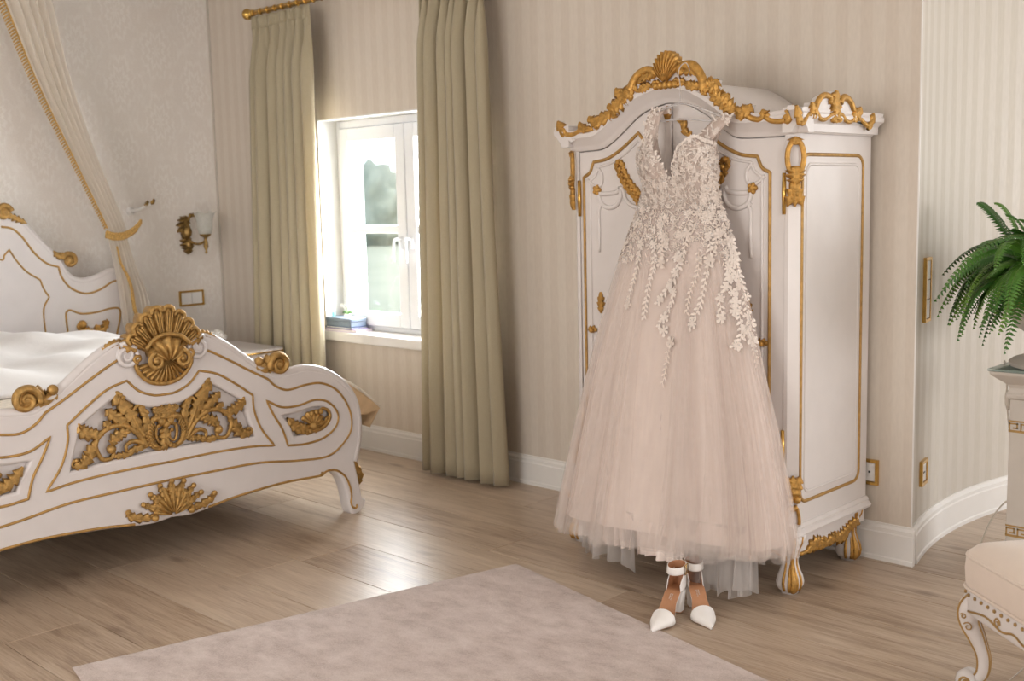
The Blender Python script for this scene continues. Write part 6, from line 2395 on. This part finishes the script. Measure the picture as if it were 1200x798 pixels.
# white cable with an in-line switch hanging at the pedestal
cb = thing('lamp_cable', 'thin white cable with an in-line switch hanging beside the pedestal', 'cable', (5.28, 0.32, 0))
CPTS = [(5.307, 0.195, 0.827), (5.291, 0.22, 0.822), (5.284, 0.27, 0.74), (5.282, 0.30, 0.60), (5.296, 0.32, 0.45), (5.312, 0.33, 0.30), (5.300, 0.34, 0.235), (5.262, 0.36, 0.225), (5.215, 0.34, 0.15), (5.19, 0.30, 0.05), (5.205, 0.25, 0.006), (5.27, 0.20, 0.0045)]
MB().tube(cr(CPTS, 8), 0.0034, 8).build('wire', M['cable'], cb)
MB().tube([(5.283, 0.285, 0.70), (5.282, 0.29, 0.675), (5.282, 0.296, 0.645), (5.283, 0.30, 0.62)], [0.006, 0.011, 0.011, 0.006], 10).build('inline_switch', M['cable'], cb)

# ------------------------------------------------------------------ upholstered stool in the near right corner
SCX, SCY, SA = 5.995, -1.02, math.radians(-38)
stool = thing('stool', 'cream upholstered stool with white scrolled legs and gold lines', 'stool', (SCX, SCY, 0))
su, sv_ = np.array([math.cos(SA), math.sin(SA), 0]), np.array([-math.sin(SA), math.cos(SA), 0])
SW, SD = 0.30, 0.22
STF = (np.array([SCX, SCY, 0.0]), su, sv_, np.array([0, 0, 1.0]))
out = np.array(rrect(-SW, -SD, SW, SD, 0.075, 8))
m = MB()
rows = []
for sc_, z in ((0.90, 0.330), (0.985, 0.335), (1.0, 0.350), (1.01, 0.390), (1.0, 0.425), (0.975, 0.442), (0.92, 0.458), (0.78, 0.472), (0.5, 0.483), (0.2, 0.487), (0.02, 0.488)):
    rows.append(tf(STF, np.column_stack([out * sc_, np.full(len(out), z)])))
m.grid(np.stack(rows, 1), True)
m.build('seat', M['upholstery'], stool)
pp_ = MB()
pp_.tube(tf(STF, np.column_stack([out * 0.99, np.full(len(out), 0.432)])), 0.0055, 6, True)
pp_.tube(tf(STF, np.column_stack([out * 1.0, np.full(len(out), 0.337)])), 0.0055, 6, True)
pp_.build('piping', M['upholstery'], stool)
fr_ = board('seat_frame', [[tuple(p) for p in out * 0.985]], STF, 0.255, 0.332, M['lacquer'], stool, 0.01)
nb = MB()
for k in range(0, len(out)):
    pass
per = np.concatenate([out, out[:1]])
acc = np.concatenate([[0], np.cumsum(np.linalg.norm(np.diff(per, axis=0), axis=1))])
for s in np.arange(0, acc[-1], 0.034):
    q = [np.interp(s, acc, per[:, c]) for c in range(2)]
    nb.ball(tf(STF, [(q[0] * 0.995, q[1] * 0.995, 0.318)])[0], 0.006, 6, 4)
nb.build('nail_heads', M['key_gold'], stool)['kind'] = 'stuff'
for sx in (-1, 1):
    for sy in (-1, 1):
        dg = np.array([sx * SW, sy * SD], float)
        dgn = np.array([sx, sy]) / math.sqrt(2)
        base = np.array([sx * (SW - 0.055), sy * (SD - 0.055)])
        LF = (tf(STF, [(base[0], base[1], 0)])[0], su * dgn[0] + sv_ * dgn[1], np.array([0, 0, 1.0]), None)
        w_ = np.cross(LF[1], LF[2])
        LF = (LF[0], LF[1], LF[2], w_)
        path = cr([(0.0, 0.300), (0.030, 0.265), (0.034, 0.225), (0.012, 0.175), (-0.008, 0.120), (-0.006, 0.070), (0.014, 0.042)], 7)
        wd = np.interp(np.linspace(0, 1, len(path)), [0, 0.25, 0.6, 1], [0.075, 0.062, 0.036, 0.030])
        m = MB()
        P_ = tf(LF, np.column_stack([path, np.zeros(len(path))]))
        m.tube(P_, wd * 0.55, 12, False, 1.0, up=w_)
        m.scroll(LF, spiral((0.034, 0.040), 0.030, 0.006, math.radians(200), 1.5, 32), 0.015, 0.008, 0.0, squash=2.0)
        m.tube(tf(LF, [(0.034, 0.040, -0.028), (0.034, 0.040, 0.028)]), 0.028, 14)
        m.tube(tf(LF, [(0.034, 0.0, 0.0), (0.034, 0.014, 0.0)]), [0.022, 0.026], 12)
        leg = m.build('leg', M['lacquer'], stool)
        m = MB()
        for ws in (-1, 1):
            for r_off, w0 in ((0.5, 0.33), (-0.55, 0.20)):
                T_ = np.gradient(path, axis=0)
                T_ /= np.linalg.norm(T_, axis=1, keepdims=True)
                n2 = np.stack([-T_[:, 1], T_[:, 0]], 1)
                pl_ = path + n2 * (wd * r_off * 0.9)[:, None]
                m.tube(tf(LF, np.column_stack([pl_, ws * wd * w0 * 0.95])), 0.0035, 6)
            m.line(LF, spiral((0.034, 0.040), 0.024, 0.004, math.radians(200), 1.4, 24), 0.0035, ws * 0.0285)
            m.ball(tf(LF, [(0.034, 0.040, ws * 0.028)])[0], 0.010, 8, 6)
            for c0, r0_ in (((0.030, 0.215), 0.014), ((0.022, 0.262), 0.012), ((0.044, 0.245), 0.009)):
                m.line(LF, spiral(c0, r0_, 0.003, 0.5, 1.2, 16), 0.002, ws * 0.034)
        m.build('gilded_lines', M['key_gold'], leg)
# scalloped gold line along the frame
m = MB()
for s in (-1, 1):
    for L_, F2 in ((SW - 0.07, (np.array([SCX, SCY, 0.0]) + sv_ * s * (SD * 0.985 + 0.001), su, np.array([0, 0, 1.0]), sv_ * s)), (SD - 0.07, (np.array([SCX, SCY, 0.0]) + su * s * (SW * 0.985 + 0.001), sv_, np.array([0, 0, 1.0]), su * s))):
        m.line(F2, cr([(-L_, 0.268), (-L_ * 0.6, 0.285), (-L_ * 0.25, 0.272), (0, 0.285), (L_ * 0.25, 0.272), (L_ * 0.6, 0.285), (L_, 0.268)], 6), 0.0035, 0.001)
        for c0 in (-0.35, 0.35):
            m.line(F2, spiral((L_ * c0, 0.288), 0.016, 0.004, 0, 1.3, 18), 0.0025, 0.001)
m.build('gilded_lines', M['key_gold'], stool)

# ------------------------------------------------------------------ things on the window sill
def sill_book(name, label, x0, x1, y0, y1, z0, z1, cover, rot):
    t = thing(name, label, 'book', ((x0 + x1) / 2, (y0 + y1) / 2, z0), None)
    ca, sa = math.cos(rot), math.sin(rot)
    F = (np.array([(x0 + x1) / 2, (y0 + y1) / 2, z0]), np.array([ca, sa, 0]), np.array([-sa, ca, 0]), np.array([0, 0, 1.0]))
    w, d, h = (x1 - x0) / 2, (y1 - y0) / 2, z1 - z0
    c = 0.003
    m = MB()
    m.box((-w, -d, 0), (w, d, c), F).box((-w, -d, h - c), (w, d, h), F).box((-w, -d, c), (-w + c, d, h - c), F)
    m.build('cover', cover, t, smooth=False)
    boxobj('pages', (-w + c, -d + 0.004, c), (w - 0.004, d - 0.004, h - c), M['paper'], t, 0, F)


sill_book('book', 'thin lilac book lying on the white window sill, bottom of the stack', 1.21, 1.50, -0.022, 0.115, 0.7155, 0.733, M['lilac'], 0.05)
sill_book('book', 'slim navy book between the lilac book and the slate box', 1.20, 1.46, -0.018, 0.11, 0.7335, 0.746, M['navy'], 0.0)
t = thing('storage_box', 'slate blue cloth covered box on the books at the window', 'box', (1.33, 0.045, 0.7465))
boxobj('box_base', (1.205, -0.015, 0.7465), (1.455, 0.105, 0.775), M['slate'], t, 0.003)
boxobj('lid', (1.202, -0.018, 0.7755), (1.458, 0.108, 0.800), M['slate'], t, 0.006)
t = thing('orchid', 'little white flowered orchid with green leaves on the slate box', 'plant', (1.34, 0.05, 0.8005))
MB().lathe([(0.001, 0.8005), (0.016, 0.801), (0.021, 0.818), (0.019, 0.818), (0.001, 0.814)], (1.34, 0.05, 0), 14).build('pot', M['orchid_white'], t)
OF = frame((1.34, 0.05, 0.818), (1, 0, 0), (0, 0, 1))
for a, l_ in ((0.15, 0.055), (2.9, 0.05), (0.5, 0.045)):
    MB().leaf(OF, [(0, -0.004), (l_ * 0.5 * math.cos(a), 0.012), (l_ * math.cos(a), 0.004)], 0.018, 0.004, 1).build('leaf', M['leaf_green'], t)
MB().tube(cr([(1.34, 0.05, 0.815), (1.335, 0.05, 0.85), (1.325, 0.045, 0.872), (1.305, 0.04, 0.878)], 5), 0.0018, 5).build('stem', M['stem'], t)
for q in ((1.352, 0.048, 0.868), (1.325, 0.042, 0.868), (1.308, 0.038, 0.875)):
    m = MB()
    flower(m, (np.array(q), np.array([1.0, 0, 0.1]), np.array([0, 0.2, 1.0]), np.array([0, -1.0, 0.2])), 0.017, 0.3)
    m.build('blossom', M['orchid_white'], t)
t = thing('small_bottle', 'tiny turquoise bottle on the slate box beside the orchid', 'bottle', (1.225, 0.03, 0.8005))
MB().lathe([(0.001, 0.8005), (0.010, 0.801), (0.010, 0.825), (0.005, 0.829), (0.001, 0.829)], (1.225, 0.03, 0), 14).build('body', M['teal'], t)
MB().lathe([(0.001, 0.829), (0.006, 0.829), (0.006, 0.838), (0.001, 0.839)], (1.225, 0.03, 0), 14).build('cap', M['trim'], t)
